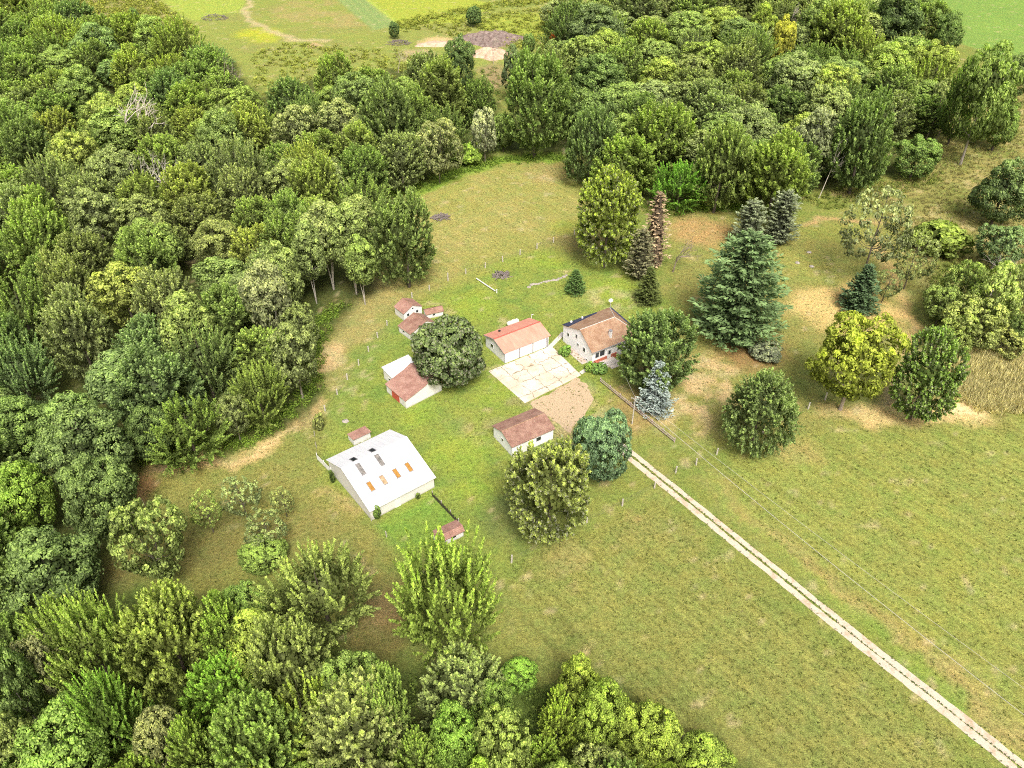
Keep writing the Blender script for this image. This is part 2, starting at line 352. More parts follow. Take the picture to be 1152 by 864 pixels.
ROWS = (np.sin((X*.93+Y*.36)*1.7) > 0)*1.0; lay(CROP*ROWS, (.17, .2, .08), .6); lay(pm([(404, -10), (480, -10), (500, 20), (450, 28)], 2, False)*ROWS, (.2, .225, .04), .6)
lay(np.clip(1-seg_dist(G([(404, -8), (452, 30)]), X, Y)/1.6, 0, 1), (.26, .29, .05), .7)
lay(np.clip(1-seg_dist(G([(283, -6), (276, 12), (282, 24), (305, 36), (330, 44), (372, 46)]), WX, WY)/2.8, 0, 1), (.30, .24, .15), .95)
lay(np.clip(1-seg_dist(G([(450, 28), (500, 16), (560, 6), (640, 2)]), WX, WY)/6, 0, 1), (.12, .16, .04), .8)
lay(pm([(535, 20), (600, 14), (640, 25), (630, 45), (560, 38), (540, 30)], 4), (.21, .235, .04), .7)
lay(pm([(532, 40), (545, 36), (575, 42), (572, 54), (540, 50)], 3), (.15, .11, .09), .9); lay(bl(555, 44, 14, 4), (.24, .18, .14), .6)
lay(bl(552, 60, 16, 8), (.5, .33, .22), .85); lay(bl(492, 47, 22, 6), (.42, .28, .18), .7); lay(bl(470, 62, 22, 9), (.26, .2, .13), .8); lay(bl(556, 85, 25, 18), (.2, .14, .09), .8); lay(bl(356, 51, 10, 3), (.4, .25, .18), .7)
lay(np.clip(1-seg_dist(G([(610, 2), (642, 14)]), WX, WY)/2.5, 0, 1), (.35, .3, .2), .9)
lay(bl(625, 56, 12, 4), (.45, .4, .3), .9)
lay(pm([(1040, -10), (1300, -40), (1300, 120), (1152, 85), (1110, 60), (1060, 40)], 3), (.125, .19, .05), .95); lay(pm([(1040, -10), (1300, -40), (1300, 120), (1152, 85)], 3)*np.clip((n2-.4)*3, 0, 1), (.14, .21, .05), .5)
lay(pm([(60, -5), (170, -5), (220, 35), (150, 48), (80, 30)], 5), (.15, .15, .05), .85); lay(pm([(60, -5), (170, -5), (220, 35), (150, 48), (80, 30)], 5)*np.clip((n3-.5)*5, 0, 1), (.26, .19, .12), .6)
lay((Y > 425)*1.0, (.15, .19, .05), .8)
# green edge at foot of the woods
lay(pm([(455, 215), (520, 190), (560, 178), (640, 175), (640, 182), (560, 186), (520, 198), (470, 222)], 2), (.13, .2, .03), .8)
lay(bl(800, 232, 45, 9), (.10, .17, .025), .8)
# scattered bare specks and moss
sp = fbm(X, Y, 2.2, 40, 3); lay(np.clip((sp-.72)*12, 0, 1), (.33, .26, .17), .5)

me = bpy.data.meshes.new('ground'); vv = np.stack([X, Y, np.zeros_like(X)], 1)
edge = (X < -262) | (X > 262) | (Y < 28) | (Y > 432)
vv[:, 2] = np.where(edge, 0, (fbm(X, Y, 14, 60)-.5)*.0)
me.vertices.add(len(X)); me.vertices.foreach_set('co', vv.astype(np.float32).ravel())
ii = np.arange((ny-1)*(nx-1)); r = ii//(nx-1); q = ii % (nx-1); a = r*nx+q
fc = np.stack([a, a+1, a+nx+1, a+nx], 1).astype(np.int32)
me.loops.add(fc.size); me.loops.foreach_set('vertex_index', fc.ravel()); me.polygons.add(len(fc)); me.polygons.foreach_set('loop_start', (np.arange(len(fc))*4).astype(np.int32))
me.update(calc_edges=True)
ca = me.color_attributes.new('tint', 'FLOAT_COLOR', 'POINT'); ca.data.foreach_set('color', np.concatenate([col, np.ones((len(X), 1))], 1).astype(np.float32).ravel())
# mow streak strength
st = np.clip(pm(FIELD_R, 6)+pm(FIELD_C, 6)+pm(PAST, 5)*.5+.15, 0, 1)
sa = me.attributes.new('mow', 'FLOAT', 'POINT'); sa.data.foreach_set('value', st.astype(np.float32))
t = NT('mown grass and soil'); va = t.n('Attribute'); va.attribute_name = 'tint'; mo = t.n('Attribute'); mo.attribute_name = 'mow'
c = t.mix(1.0, va.outputs['Color'], (1.52, 1.64, 1.42), 'MULTIPLY')
co = t.coord()
DR = math.radians(-46)
f0 = t.noise(5.5, 3, .75, co); f1 = t.noise(1.7, 4, .7, co); f2 = t.noise(.35, 5, .6, co); f3 = t.noise(.5, 5, .7, co, stretch=(math.radians(51), .12, 2.2))
f4 = t.noise(.08, 3, .6, co); f5 = t.noise(.9, 6, .75, co)
c = t.mix(1.0, c, t.ramp(f0, [(.32, .64), (.5, 1.0), (.68, 1.4)]), 'MULTIPLY')
c = t.mix(1.0, c, t.ramp(f1, [(.3, .62), (.5, 1.0), (.72, 1.32)]), 'MULTIPLY')
c = t.mix(t.ramp(f2, [(.45, 0.0), (.7, .45)]), c, t.mix(1.0, c, (1.25, 1.02, .95), 'MULTIPLY'))
c = t.mix(t.ramp(f2, [(.3, .5), (.5, .0)]), c, t.mix(1.0, c, (.72, .95, .8), 'MULTIPLY'))
sm = t.mix(1.0, t.ramp(f3, [(.35, .80), (.5, 1.0), (.66, 1.18)]), (1, 1, 1), 'MULTIPLY'); c = t.mix(mo.outputs['Fac'], c, t.mix(1.0, c, sm, 'MULTIPLY'))
c = t.mix(t.ramp(f5, [(.60, 0.0), (.72, .55)]), c, (.30, .25, .14)); c = t.mix(t.ramp(f5, [(.24, .55), (.33, 0.0)]), c, (.07, .10, .03))
t.l(c, t.b.inputs['Base Color']); t.bump(f0, .18, .9); me.materials.append(t.done(.95, .05))
ground = bpy.data.objects.new('ground', me); C.objects.link(ground); tag(ground, kind='structure')

# ------------------------------------------------------------------ drive, pad, paths
def drive_strip():
    """gravel two-track with a tufted grass line; a sheet with ragged edges"""
    a = Vector((*P(716, 521), 0)); b = Vector((*P(1152, 872), 0)); d = (b-a).normalized(); n = Vector((-d.y, d.x, 0))
    a = a-d*9; L = (b-a).length+60; mb = []
    prof = []
    k = 260
    for i in range(k+1):
        s = L*i/k; w1 = 1.38+.2*vnoise(np.array([s*.8]), np.array([.5]), 3)[0]+.03*random.random(); w2 = -(.62+.2*vnoise(np.array([s*.8]), np.array([9.5]), 3)[0]+.03*random.random())
        g = (.10+.16*random.random())*(1 if s < 47 or s > 71 else .25)
        off = .3*vnoise(np.array([s*.06]), np.array([3.3]), 8)[0]-.17; g0 = .44+off
        prof.append((s, w2+off, g0-g, g0+g, w1+off))
    for lo, hi, nm in ((1, 2, 'a'), (3, 4, 'b')):
        for i in range(k):
            p0, p1 = prof[i], prof[i+1]
            q = [a+d*p0[0]+n*p0[lo], a+d*p1[0]+n*p1[lo], a+d*p1[0]+n*p1[hi], a+d*p0[0]+n*p0[hi]]
            mb.append([(v.x, v.y, .012) for v in q])
    return mb, a, d, n, prof
t = NT('pale limestone gravel'); f = t.noise(6, 4, .8); g = t.noise(.5, 5, .7)
c = t.ramp(f, [(.2, (.40, .34, .25)), (.5, (.56, .49, .39)), (.75, (.64, .57, .47))]); c = t.mix(t.ramp(g, [(.5, 0.), (.68, .8)]), c, (.36, .26, .15))
t.l(c, t.b.inputs['Base Color']); t.bump(f, .04); M['gravel'] = t.done(.95, .1)
strips, da, dd, dn, dprof = drive_strip()
mb = MB()
for q in strips: mb.quad(*q)
o = mb.build('driveway', M['gravel']); tag(o, kind='structure')

ANG_H = math.radians(32)
# concrete pad, built of cracked slabs
A = Vector((*P(590.6, 453.7), 0)); ang = math.radians(37.0)
B_ = Vector((*P(653.7, 422.2), 0)); Cc = Vector((*P(620, 389), 0)); D_ = Vector((*P(549.6, 417.8), 0))
t = NT('bleached cracked concrete'); f = t.noise(3, 5, .7); vo = t.n('TexVoronoi', feature='DISTANCE_TO_EDGE'); vo.inputs['Scale'].default_value = .33
co = t.coord(); wn = t.n('TexNoise'); wn.inputs['Scale'].default_value = .8; t.l(co, wn.inputs['Vector'])
ad = t.n('VectorMath', operation='MULTIPLY_ADD'); ad.inputs[1].default_value = (1.6, 1.6, 0); t.l(wn.outputs['Color'], ad.inputs[0]); t.l(co, ad.inputs[2]); t.l(ad.outputs[0], vo.inputs['Vector'])
c = t.ramp(f, [(.3, (.56, .50, .42)), (.65, (.72, .67, .60))]); big = t.noise(.22, 3, .6); c = t.mix(t.ramp(big, [(.4, .7), (.6, 0.)]), c, (.56, .44, .32))
br = t.n('TexBrick'); br.offset = 0; br.inputs['Scale'].default_value = .5; br.inputs['Mortar Size'].default_value = .035; br.inputs['Brick Width'].default_value = 1.6; br.inputs['Row Height'].default_value = 1.6
br.inputs['Color1'].default_value = (0, 0, 0, 1); br.inputs['Color2'].default_value = (0, 0, 0, 1); br.inputs['Mortar'].default_value = (1, 1, 1, 1)
mp = t.n('Mapping'); mp.inputs['Rotation'].default_value = (0, 0, -math.radians(36)); t.l(ad.outputs[0], mp.inputs[0]); t.l(mp.outputs[0], br.inputs['Vector'])
patch = t.ramp(t.noise(.45, 5, .75), [(.48, 0.), (.56, 1.)])
cr = t.mix(1.0, t.ramp(vo.outputs['Distance'], [(0, .7), (.018, 0.)]), patch, 'MULTIPLY'); cr2 = t.mix(1.0, br.outputs['Color'], t.ramp(t.noise(.5, 5, .75), [(.40, .15), (.5, 1.)]), 'MULTIPLY')
c = t.mix(cr, c, (.10, .10, .04)); c = t.mix(cr2, c, (.24, .21, .13)); sp = t.ramp(t.noise(1.5, 6, .8), [(.68, 0.), (.70, .9)]); c = t.mix(sp, c, (.09, .11, .04))
t.l(c, t.b.inputs['Base Color']); M['pad'] = t.done(.9, .1)
o = MB().slab([tuple(A+Vector((0, 0, .06))), tuple(B_+Vector((0, 0, .06))), tuple(Cc+Vector((0, 0, .06))), tuple(D_+Vector((0, 0, .06)))], .2).build('pavement', M['pad']); tag(o, kind='structure')
# bare gravel apron below the pad (irregular)
pts = G([(597, 453), (625, 440), (650, 424), (662, 436), (668, 452), (655, 470), (640, 486), (618, 470), (603, 462)])
rag = []
for i in range(len(pts)):
    a0, b0 = pts[i], pts[(i+1) % len(pts)]
    for k in range(6):
        u = k/6; rag.append((a0[0]+(b0[0]-a0[0])*u+random.uniform(-.3, .3), a0[1]+(b0[1]-a0[1])*u+random.uniform(-.3, .3), .008))
t = NT('bare tan gravel apron'); f = t.noise(4, 4, .8); c = t.ramp(f, [(.3, (.27, .20, .12)), (.5, (.48, .37, .24)), (.7, (.60, .48, .33))])
c = t.mix(t.ramp(t.noise(.6, 5, .7), [(.6, 0.), (.7, .5)]), c, (.2, .19, .07)); t.l(c, t.b.inputs['Base Color']); t.bump(f, .06); M['apron'] = t.done(.95, .1)
tag(MB().poly(rag).build('gravel_path', M['apron']), kind='structure')
def strip(name, px, wid, m, z=.03):
    p = [Vector((*P(*q), z)) for q in px]; mb = MB()
    for a0, b0 in zip(p, p[1:]):
        d = (b0-a0).normalized(); n = Vector((-d.y, d.x, 0))*wid/2; mb.slab([tuple(a0-n), tuple(b0-n), tuple(b0+n), tuple(a0+n)], .08)
    return mb.build(name, m)
tag(strip('path', [(618, 391), (630, 379), (634, 374)], .9, M['concrete']), kind='structure')
tag(strip('path', [(653, 420), (664, 413)], .8, M['concrete']), kind='structure')

# ------------------------------------------------------------------ buildings
def frame(px_fl, ang_deg, name):
    x, y = P(*px_fl); return empty(name, (x, y, 0), math.radians(ang_deg))
def gable_x(L, Dp, e0, yr, hr, e1):
    """walls of a building whose ridge runs along x; returns MB"""
    m = MB(); n = [(0, 0), (0, e0), (yr, hr), (Dp, e1), (Dp, 0)]  # (y,z)
    for x, rev in ((0, False), (L, True)):
        pts = [(x, y, z) for y, z in n]; m.poly(pts if not rev else pts[::-1])
    m.quad((0, 0, 0), (L, 0, 0), (L, 0, e0), (0, 0, e0)); m.quad((L, Dp, 0), (0, Dp, 0), (0, Dp, e1), (L, Dp, e1))
    return m
def roof_slope(pts, t=.12): return MB().slab(pts, t)
def win(parent, x, y, z, w, h, face, m='glass_dark', name='window', frame_m='white_trim', pane_only=False):
    """window on a wall: face 'front' (-y), 'left' (-x), 'right' (+x)"""
    f = MB(); g = MB(); b = .09; d = .05
    def put(mb, a0, a1, z0, z1, dep):
        if face == 'front': mb.box(a0, a1, y-dep, y+.02, z0, z1)
        elif face == 'left': mb.box(x-dep, x+.02, a0, a1, z0, z1)
        elif face == 'right': mb.box(x-.02, x+dep, a0, a1, z0, z1)
    c0 = x if face == 'front' else y
    a0, a1 = c0-w/2, c0+w/2
    put(f, a0-b, a0, z-b, z+h+b, d); put(f, a1, a1+b, z-b, z+h+b, d); put(f, a0, a1, z-b, z, d); put(f, a0, a1, z+h, z+h+b, d)
    put(g, a0, a1, z, z+h, d-.02)
    fo = f.build(name, M[frame_m], parent); g.build('pane', M[m], fo); return fo

# --- white pole barn
barn = frame((418.2, 585.5), 37.7, 'pole_barn'); tag(barn, 'long white steel barn with amber and dark skylight panels in its roof', 'barn')
L, Dp, e0, yr, hr, e1 = 11.4, 13.4, 2.35, 7.9, 4.95, 2.55
gable_x(L, Dp, e0, yr, hr, e1).build('wall', M['barn_wall'], barn)
ov = .25; sl = (hr-e0)/yr; sb = (hr-e1)/(Dp-yr)
rf = MB(); rf.slab([(-ov, -ov, e0-sl*ov+.1), (L+ov, -ov, e0-sl*ov+.1), (L+ov, yr, hr+.1), (-ov, yr, hr+.1)], .1); rf.slab([(-ov, yr, hr+.1), (L+ov, yr, hr+.1), (L+ov, Dp+ov, e1-sb*ov+.1), (-ov, Dp+ov, e1-sb*ov+.1)], .1)
roof = rf.build('roof', M['white_roof'], barn)
MB().tube([(-ov, yr, hr+.11), (L+ov, yr, hr+.11)], .09).build('ridge_cap', M['white_trim'], roof)
def roof_patch(x0, x1, y0, y1, m, name, lab=None, t=.05):
    z = lambda y: (hr-sl*(yr-y) if y <= yr else hr-sb*(y-yr))+.1
    o = MB().slab([(x0, y0, z(y0)+t), (x1, y0, z(y0)+t), (x1, y1, z(y1)+t), (x0, y1, z(y1)+t)], t+.02).build(name, M[m], roof)
    b = .07; fm = MB()
    for (a, bb, c, d) in ((x0-b, x0, y0-b, y1+b), (x1, x1+b, y0-b, y1+b), (x0, x1, y0-b, y0), (x0, x1, y1, y1+b)): fm.slab([(a, c, z(c)+t+.05), (bb, c, z(c)+t+.05), (bb, d, z(d)+t+.05), (a, d, z(d)+t+.05)], t+.07)
    if lab: o['label'] = lab; fm.build('skylight_frame', M['grey_trim'], roof)
    return o
for i, x in enumerate((1.75, 4.0, 6.35, 8.6)): roof_patch(x, x+.62, 2.35, 3.9, 'amber' if i != 1 else 'ply', 'skylight', 'amber roof panel' if i != 1 else 'tan roof panel')
for x in (1.95, 5.3): roof_patch(x, x+.65, 5.3, 7.35, 'greyglass', 'skylight', 'grey roof panel'); roof_patch(x+.1, x+.85, 8.2, 9.6, 'glass_dark', 'skylight', 'black panel on the back roof slope')
for x in (1.2, 3.3): roof_patch(x, x+.42, 5.2, 7.1, 'bluish', 'roof_sheet', None, .02)
MB().box(4.2, 5.2, -.05, .0, 0, 2.0).build('door', M['white_trim'], barn)
MB().box(-ov, L+ov, -ov-.08, -ov, e0-sl*ov-.04, e0-sl*ov+.08).build('gutter', M['white_trim'], barn)

def leafbush(name, px, py, R, hgt, n, colr, lab, cat='bush', group=None): pass

# --- small coop behind barn
def shed(px, ang, L, Dp, e0, yr, hr, e1, name, lab, roofm, wallm='old_white', cat='shed', ov=.18):
    r = frame(px, ang, name); tag(r, lab, cat)
    gable_x(L, Dp, e0, yr, hr, e1).build('wall', M[wallm], r)
    sl = (hr-e0)/max(yr, .01); sb = (hr-e1)/max(Dp-yr, .01); rf = MB()
    if yr > .1: rf.slab([(-ov, -ov, e0-sl*ov+.08), (L+ov, -ov, e0-sl*ov+.08), (L+ov, yr, hr+.08), (-ov, yr, hr+.08)], .1)
    if Dp-yr > .1: rf.slab([(-ov, yr, hr+.08), (L+ov, yr, hr+.08), (L+ov, Dp+ov, e1-sb*ov+.08), (-ov, Dp+ov, e1-sb*ov+.08)], .1)
    ro = rf.build('roof', M[roofm], r)
    return r, ro
r, ro = shed((398.5, 501.5), 37.7, 3.2, 1.9, 1.5, .0, 1.5, 1.15, 'chicken_coop', 'tiny white coop with reddish flat roof behind the white barn', 'pink_roof', cat='coop')
MB().slab([(-.12, -.3, 1.58), (3.32, -.3, 1.58), (3.32, 2.0, 1.30), (-.12, 2.0, 1.30)], .07).build('roof', M['pink_roof'], r); bpy.data.objects.remove(ro)
MB().box(1.2, 1.8, -.04, 0, .05, 1.2).build('door', M['white_trim'], r)
r, ro = shed(P_px := (495, 616), 33, 4.0, 2.2, 1.35, .5, 1.85, 1.3, 'chicken_coop', 'low white coop with reddish roof at the end of the dark fence', 'pink_roof', cat='coop')
MB().box(.4, 1.0, -.04, 0, .05, 1.1).build('door', M['grey_trim'], r); win(r, 2.4, 0, .6, .7, .4, 'front')

# --- three-bay garage
gar = frame((567.9, 408.8), 33.5, 'garage'); tag(gar, 'white three-bay garage under a faded salmon red metal roof', 'garage')
L, Dp, e0, yr, hr, e1 = 10.2, 6.8, 2.62, 3.4, 3.72, 2.62
gable_x(L, Dp, e0, yr, hr, e1).build('wall', M['garage_wall'], gar)
ov = .3; sl = (hr-e0)/yr
rf = MB(); rf.slab([(-ov, -ov, e0-sl*ov+.1), (L+ov, -ov, e0-sl*ov+.1), (L+ov, yr, hr+.1), (-ov, yr, hr+.1)], .09); rf.slab([(-ov, yr, hr+.1), (L+ov, yr, hr+.1), (L+ov, Dp+ov, e0-sl*ov+.1), (-ov, Dp+ov, e0-sl*ov+.1)], .09)
ro = rf.build('roof', M['salmon_roof'], gar)
rc = MB(); rc.slab([(-ov, yr-.16, hr+.08), (L+ov, yr-.16, hr+.08), (L+ov, yr, hr+.15), (-ov, yr, hr+.15)], .03); rc.slab([(-ov, yr, hr+.15), (L+ov, yr, hr+.15), (L+ov, yr+.16, hr+.08), (-ov, yr+.16, hr+.08)], .03)
rc.build('ridge_cap', M['red_ridge'], ro)
ft = MB(); ft.slab([(-ov-.04, -ov, e0-sl*ov+.06), (-ov, -ov, e0-sl*ov+.06), (-ov, yr, hr+.06), (-ov-.04, yr, hr+.06)], .18); ft.slab([(-ov-.04, yr, hr+.06), (-ov, yr, hr+.06), (-ov, Dp+ov, e0-sl*ov+.06), (-ov-.04, Dp+ov, e0-sl*ov+.06)], .18)
ft.build('roof_edge', M['grey_trim'], ro)
MB().box(-.2, .2, 5.7, 6.0, 3.2, 3.45).build('vent', M['rubber'], ro, loc=(2.6, 0, -.15))
for i in range(3):
    x0 = .35+i*3.15; dr = MB()
    for k in range(4): dr.box(x0, x0+2.85, -.06, 0, .03+k*.52, .03+k*.52+.50)
    dr.build('garage_door', M['white_trim'], gar); MB().box(x0+2.9, x0+3.05, -.09, 0, 0, 2.2).build('door_jamb', M['grey_trim'], gar)
win(gar, 0, 4.5, 1.1, .9, .7, 'left')
MB().tube([(0, -.05, 0), (0, -.05, 2.5)], .06).build('downpipe', M['grey_trim'], gar)
MB().box(9.85, 10.05, -.09, -.0, .02, 2.1).build('door_jamb', M['grey_trim'], gar)

# propane tank
tk = empty('propane_tank', (*P(577, 366), 0), math.radians(33)); tag(tk, 'pale cream capsule-shaped fuel tank lying behind the salmon-roofed garage', 'tank')
pts = []; rr = []
for i in range(9):
    a = -PI/2+PI*i/16; pts.append((-1.0+.45*math.sin(a)*.9, 0, .75)); rr.append(max(.03, .5*math.cos(a)))
for i in range(9):
    a = PI*i/16; pts.append((1.0+.45*math.sin(a)*.9, 0, .75)); rr.append(max(.03, .5*math.cos(a)))
o = MB().tube(pts, rr, 16).build('tank_body', M['tank'], tk)
for x in (-.7, .7): MB().box(x-.1, x+.1, -.35, .35, 0, .32).build('foot', M['concrete'], tk)
MB().tube([(0, 0, 1.2), (0, 0, 1.4)], .14, 8).build('valve_dome', M['tank'], tk)
# vent post behind the garage corner
o = MB().tube([(0, 0, 0), (0, 0, 1.5)], .07).tube([(0, 0, 1.5), (.35, 0, 1.62)], .1).build('yard_light', M['white_post'], None, loc=(*P(598, 361), 0)); tag(o, 'short white post light at the back corner of the garage', 'lamp post')

# --- farmhouse
hs = frame((665.6, 411.5), 32, 'farmhouse'); tag(hs, 'white farmhouse with mottled tan shingle roof and brick porch', 'house')
L, e0, yr, hr = 11.0, 3.35, 3.9, 6.0; D1, h1 = 9.6, 3.85; D2, h2 = 9.6, 3.85
m = MB(); prof = [(0, 0), (0, e0), (yr, hr-.02), (D2, h2), (D2, 0)]
m.poly([(0, y, z) for y, z in prof]); m.quad((0, 0, 0), (L, 0, 0), (L, 0, e0), (0, 0, e0)); m.quad((L, D2, 0), (0, D2, 0), (0, D2, h2), (L, D2, h2))
m.poly([(L, y, z) for y, z in [(0, 0), (0, e0), (D2, h2), (D2, 0)]][::-1])
m.build('wall', M['white_wall'], hs)
ov = .3; sl = (hr-e0)/yr; RX = 7.9
rf = MB(); top = hr+.12; zf = e0-sl*ov+.12; sb = (hr-h1)/(D1-yr)
rf.slab([(-ov, -ov, zf), (L+ov, -ov, zf), (RX, yr, top), (-ov, yr, top)], .14)
rf.slab([(-ov, yr, top), (RX, yr, top), (L+ov, D1+.1, h1+.08), (-ov, D1+.1, h1+.08)], .14)
rf.slab([(L+ov, -ov, zf), (L+ov, D1, h1+.12), (RX, yr, top)], .14)
ro = rf.build('roof', M['house_roof'], hs)
MB().tube([(-ov, yr, top+.01), (RX, yr, top+.01)], .08).tube([(RX, yr, top+.01), (L+ov, -ov, zf+.01)], .07).tube([(RX, yr, top+.01), (L+ov, D1, h1+.13)], .07).build('ridge_cap', M['concrete'], ro)
# dormer-like cross gable at the right front
zb_ = lambda y: top-sb*(y-yr)+.05
MB().slab([(-ov-.02, 7.5, zb_(7.5)), (L*.72, 9.1, zb_(9.1)), (L*.72, 9.7, zb_(9.7)), (-ov-.02, 9.7, zb_(9.7))], .1).build('roof_panel', M['navy_roof'], hs)
MB().slab([(L+ov-.1, -.1, zf-.05), (L+1.0, -.1, zf-.25), (L+1.0, D1+.3, h1-.25), (L+ov-.1, D1+.3, h1-.05)], .1).build('roof_edge', M['navy_roof'], hs)
MB().box(1.2, 1.6, 8.9, 9.2, 3.9, 4.55).build('vent', M['white_trim'], hs); MB().box(3.9, 4.2, 8.9, 9.2, 3.9, 4.6).build('vent', M['white_trim'], hs)
ch = MB().box(4.7, 5.15, .9, 1.5, 3.6, 5.6).build('chimney', M['white_trim'], hs, .03); MB().box(4.66, 5.19, .86, 1.54, 5.6, 5.7).build('chimney_cap', M['grey_trim'], ch)
MB().box(-ov, L+ov, -ov-.12, -ov, zf-.16, zf-.02).build('gutter', M['grey_trim'], hs)
win(hs, 0, 5.2, 3.3, .6, .85, 'left'); win(hs, 0, 4.6, 1.9, .45, .5, 'left'); win(hs, 0, 2.6, 1.7, .6, .9, 'left'); win(hs, 0, 7.9, 2.2, .55, .7, 'left'); win(hs, 0, 1.6, .3, .5, .3, 'left')
# porch front: brick base, window band, door
MB().box(.35, 5.9, -.14, -.0, 0, 1.0).build('brick_base', M['brick'], hs)
win(hs, 1.1, -.0, 1.5, .8, 1.1, 'front'); win(hs, 2.3, -.0, 1.5, 1.1, 1.2, 'front'); win(hs, 6.6, 0, 1.4, 1.2, 1.1, 'front'); win(hs, 8.9, 0, 1.4, .9, 1.1, 'front')
d = MB().box(3.5, 4.4, -.17, -.02, .45, 2.5).build('door', M['white_trim'], hs); MB().box(3.7, 4.2, -.20, -.17, 1.4, 2.2).build('pane', M['glass_dark'], d)
st = MB(); st.box(1.0, 4.9, -2.1, -.14, 0, .42); st.box(2.6, 4.4, -2.5, -2.1, 0, .26); st.box(2.6, 4.4, -2.9, -2.5, 0, .13)
st.build('porch_step', M['concrete'], hs, .02)
pr = MB()
for x in (1.05, 4.8): pr.box(x-.06, x+.06, -2.05, -1.93, .42, 1.35)
pr.box(1.05, 4.8, -2.02, -1.96, 1.25, 1.35); pr.box(1.11, 2.5, -2.02, -1.96, .6, .68)
pr.build('railing', M['white_trim'], hs)
fb = MB().box(.4, .9, -.9, -.2, 0, 1.15).build('brick_planter', M['brick'], hs)
# heat pump / satellite dish
o = empty('satellite_dish', (*P(686.5, 345.5), 0)); tag(o, 'small white dish on a pole in the grass behind the farmhouse', 'satellite dish')
MB().tube([(0, 0, 0), (0, 0, 1.6)], .05).build('pole', M['galv'], o)
MB().tube([(0, -.05, 1.7), (0, .02, 1.7), (0, .12, 1.72)], [.5, .42, .05], 12).build('dish', M['white_trim'], o)
# planting bed of pavers
bed = empty('paved_bed', (*P(648, 398), 0), math.radians(122)); tag(bed, 'narrow bed of pinkish pavers and weeds beside the farmhouse gable', 'paver bed')
MB().box(-3.3, 3.0, -.95, .95, 0, .07).build('bed_base', simple('pinkish paver bed', (.12, .12, .05), (.58, .45, .38), 2.2, .9, lo=.42, hi=.5), bed)
MB().box(-3.42, -3.3, -1.05, 1.05, 0, .16).box(3.0, 3.12, -1.05, 1.05, 0, .16).box(-3.3, 3.0, -1.05, -.95, 0, .16).box(-3.3, 3.0, .95, 1.05, 0, .16).build('border', M['concrete'], bed)

# --- brown-roofed shed in the middle
sh = frame((576.3, 514.0), 32.4, 'garden_shed'); tag(sh, 'white shed with weathered brown roof below the concrete pad', 'shed')
L, Dp, e0, yr, hr = 8.2, 5.9, 2.4, 2.95, 3.45
gable_x(L, Dp, e0, yr, hr, e0).build('wall', M['white_wall'], sh)
ov = .25; sl = (hr-e0)/yr
rf = MB(); rf.slab([(-ov, -ov, e0-sl*ov+.1), (L+ov, -ov, e0-sl*ov+.1), (L+ov, yr, hr+.1), (-ov, yr, hr+.1)], .1); rf.slab([(-ov, yr, hr+.1), (L+ov, yr, hr+.1), (L+ov, Dp+ov, e0-sl*ov+.1), (-ov, Dp+ov, e0-sl*ov+.1)], .1)
ro = rf.build('roof', M['brown_roof'], sh); MB().tube([(-ov, yr, hr+.11), (L+ov, yr, hr+.11)], .08).build('ridge_cap', M['house_roof'], ro)
win(sh, 0, 3.0, 1.2, .6, .55, 'left'); d = MB().box(2, 3, -.06, 0, .03, 2.05).build('door', M['white_trim'], sh); MB().box(2.8, 2.9, -.1, -.06, 1.0, 1.1).build('handle', M['rubber'], d); win(sh, 5.2, 0, 1.1, .9, .8, 'front')

# --- old left barn: gable faces front (-y), ridge runs along y
lb = frame((457.4, 459.7), 40.7, 'old_barn'); tag(lb, 'old white barn with patchy reddish roof and a red sliding door', 'barn')
prof = [(0, 0), (0, 1.85), (4.1, 2.95), (5.5, 3.6), (6.5, 3.45), (7.8, 1.95), (7.8, 0)]
MB().extrude(prof, 0, 6.2).build('wall', M['old_white'], lb)
rp = [(-.2, 1.88), (4.1, 3.04), (5.5, 3.7), (6.5, 3.55), (8.0, 1.9)]; rf = MB()
for (x0, z0), (x1, z1) in zip(rp, rp[1:]): rf.slab([(x0, -.15, z0), (x1, -.15, z1), (x1, 6.35, z1), (x0, 6.35, z0)], .09)
ro = rf.build('roof', M['pink_roof'], lb)
dr = MB()
for k in range(5): dr.box(-.07, 0, 2.1+k*.47, 2.1+k*.47+.45, .03, 1.68)
dr.build('door', M['red_door'], lb); MB().box(-.1, -.07, 1.9, 4.7, 1.66, 1.76).build('door_track', M['grey_trim'], lb)
win(lb, 5.5, 0, 2.55, .35, .35, 'front'); MB().box(-.06, 0, .3, 1.0, .9, 1.4).build('hatch', M['white_trim'], lb)
wg = MB(); wg.poly([(1.8, 6.3, 0), (1.8, 6.3, 1.7), (1.8, 9.8, 2.55), (1.8, 9.8, 0)]); wg.quad((1.8, 6.3, 0), (7.4, 6.3, 0), (7.4, 6.3, 1.7), (1.8, 6.3, 1.7)); wg.quad((7.4, 9.8, 0), (1.8, 9.8, 0), (1.8, 9.8, 2.55), (7.4, 9.8, 2.55)); wg.quad((7.4, 9.8, 0), (7.4, 9.8, 2.55), (7.4, 6.3, 1.7), (7.4, 6.3, 0))
wg.build('lean_to_wall', M['old_white'], lb)
wr = MB().slab([(1.6, 6.4, 2.0), (7.6, 6.4, 2.0), (7.6, 10.0, 2.72), (1.6, 10.0, 2.72)], .08).build('lean_to_roof', M['white_roof'], lb)
win(lb, 1.8, 7.6, .7, 1.1, .5, 'left')

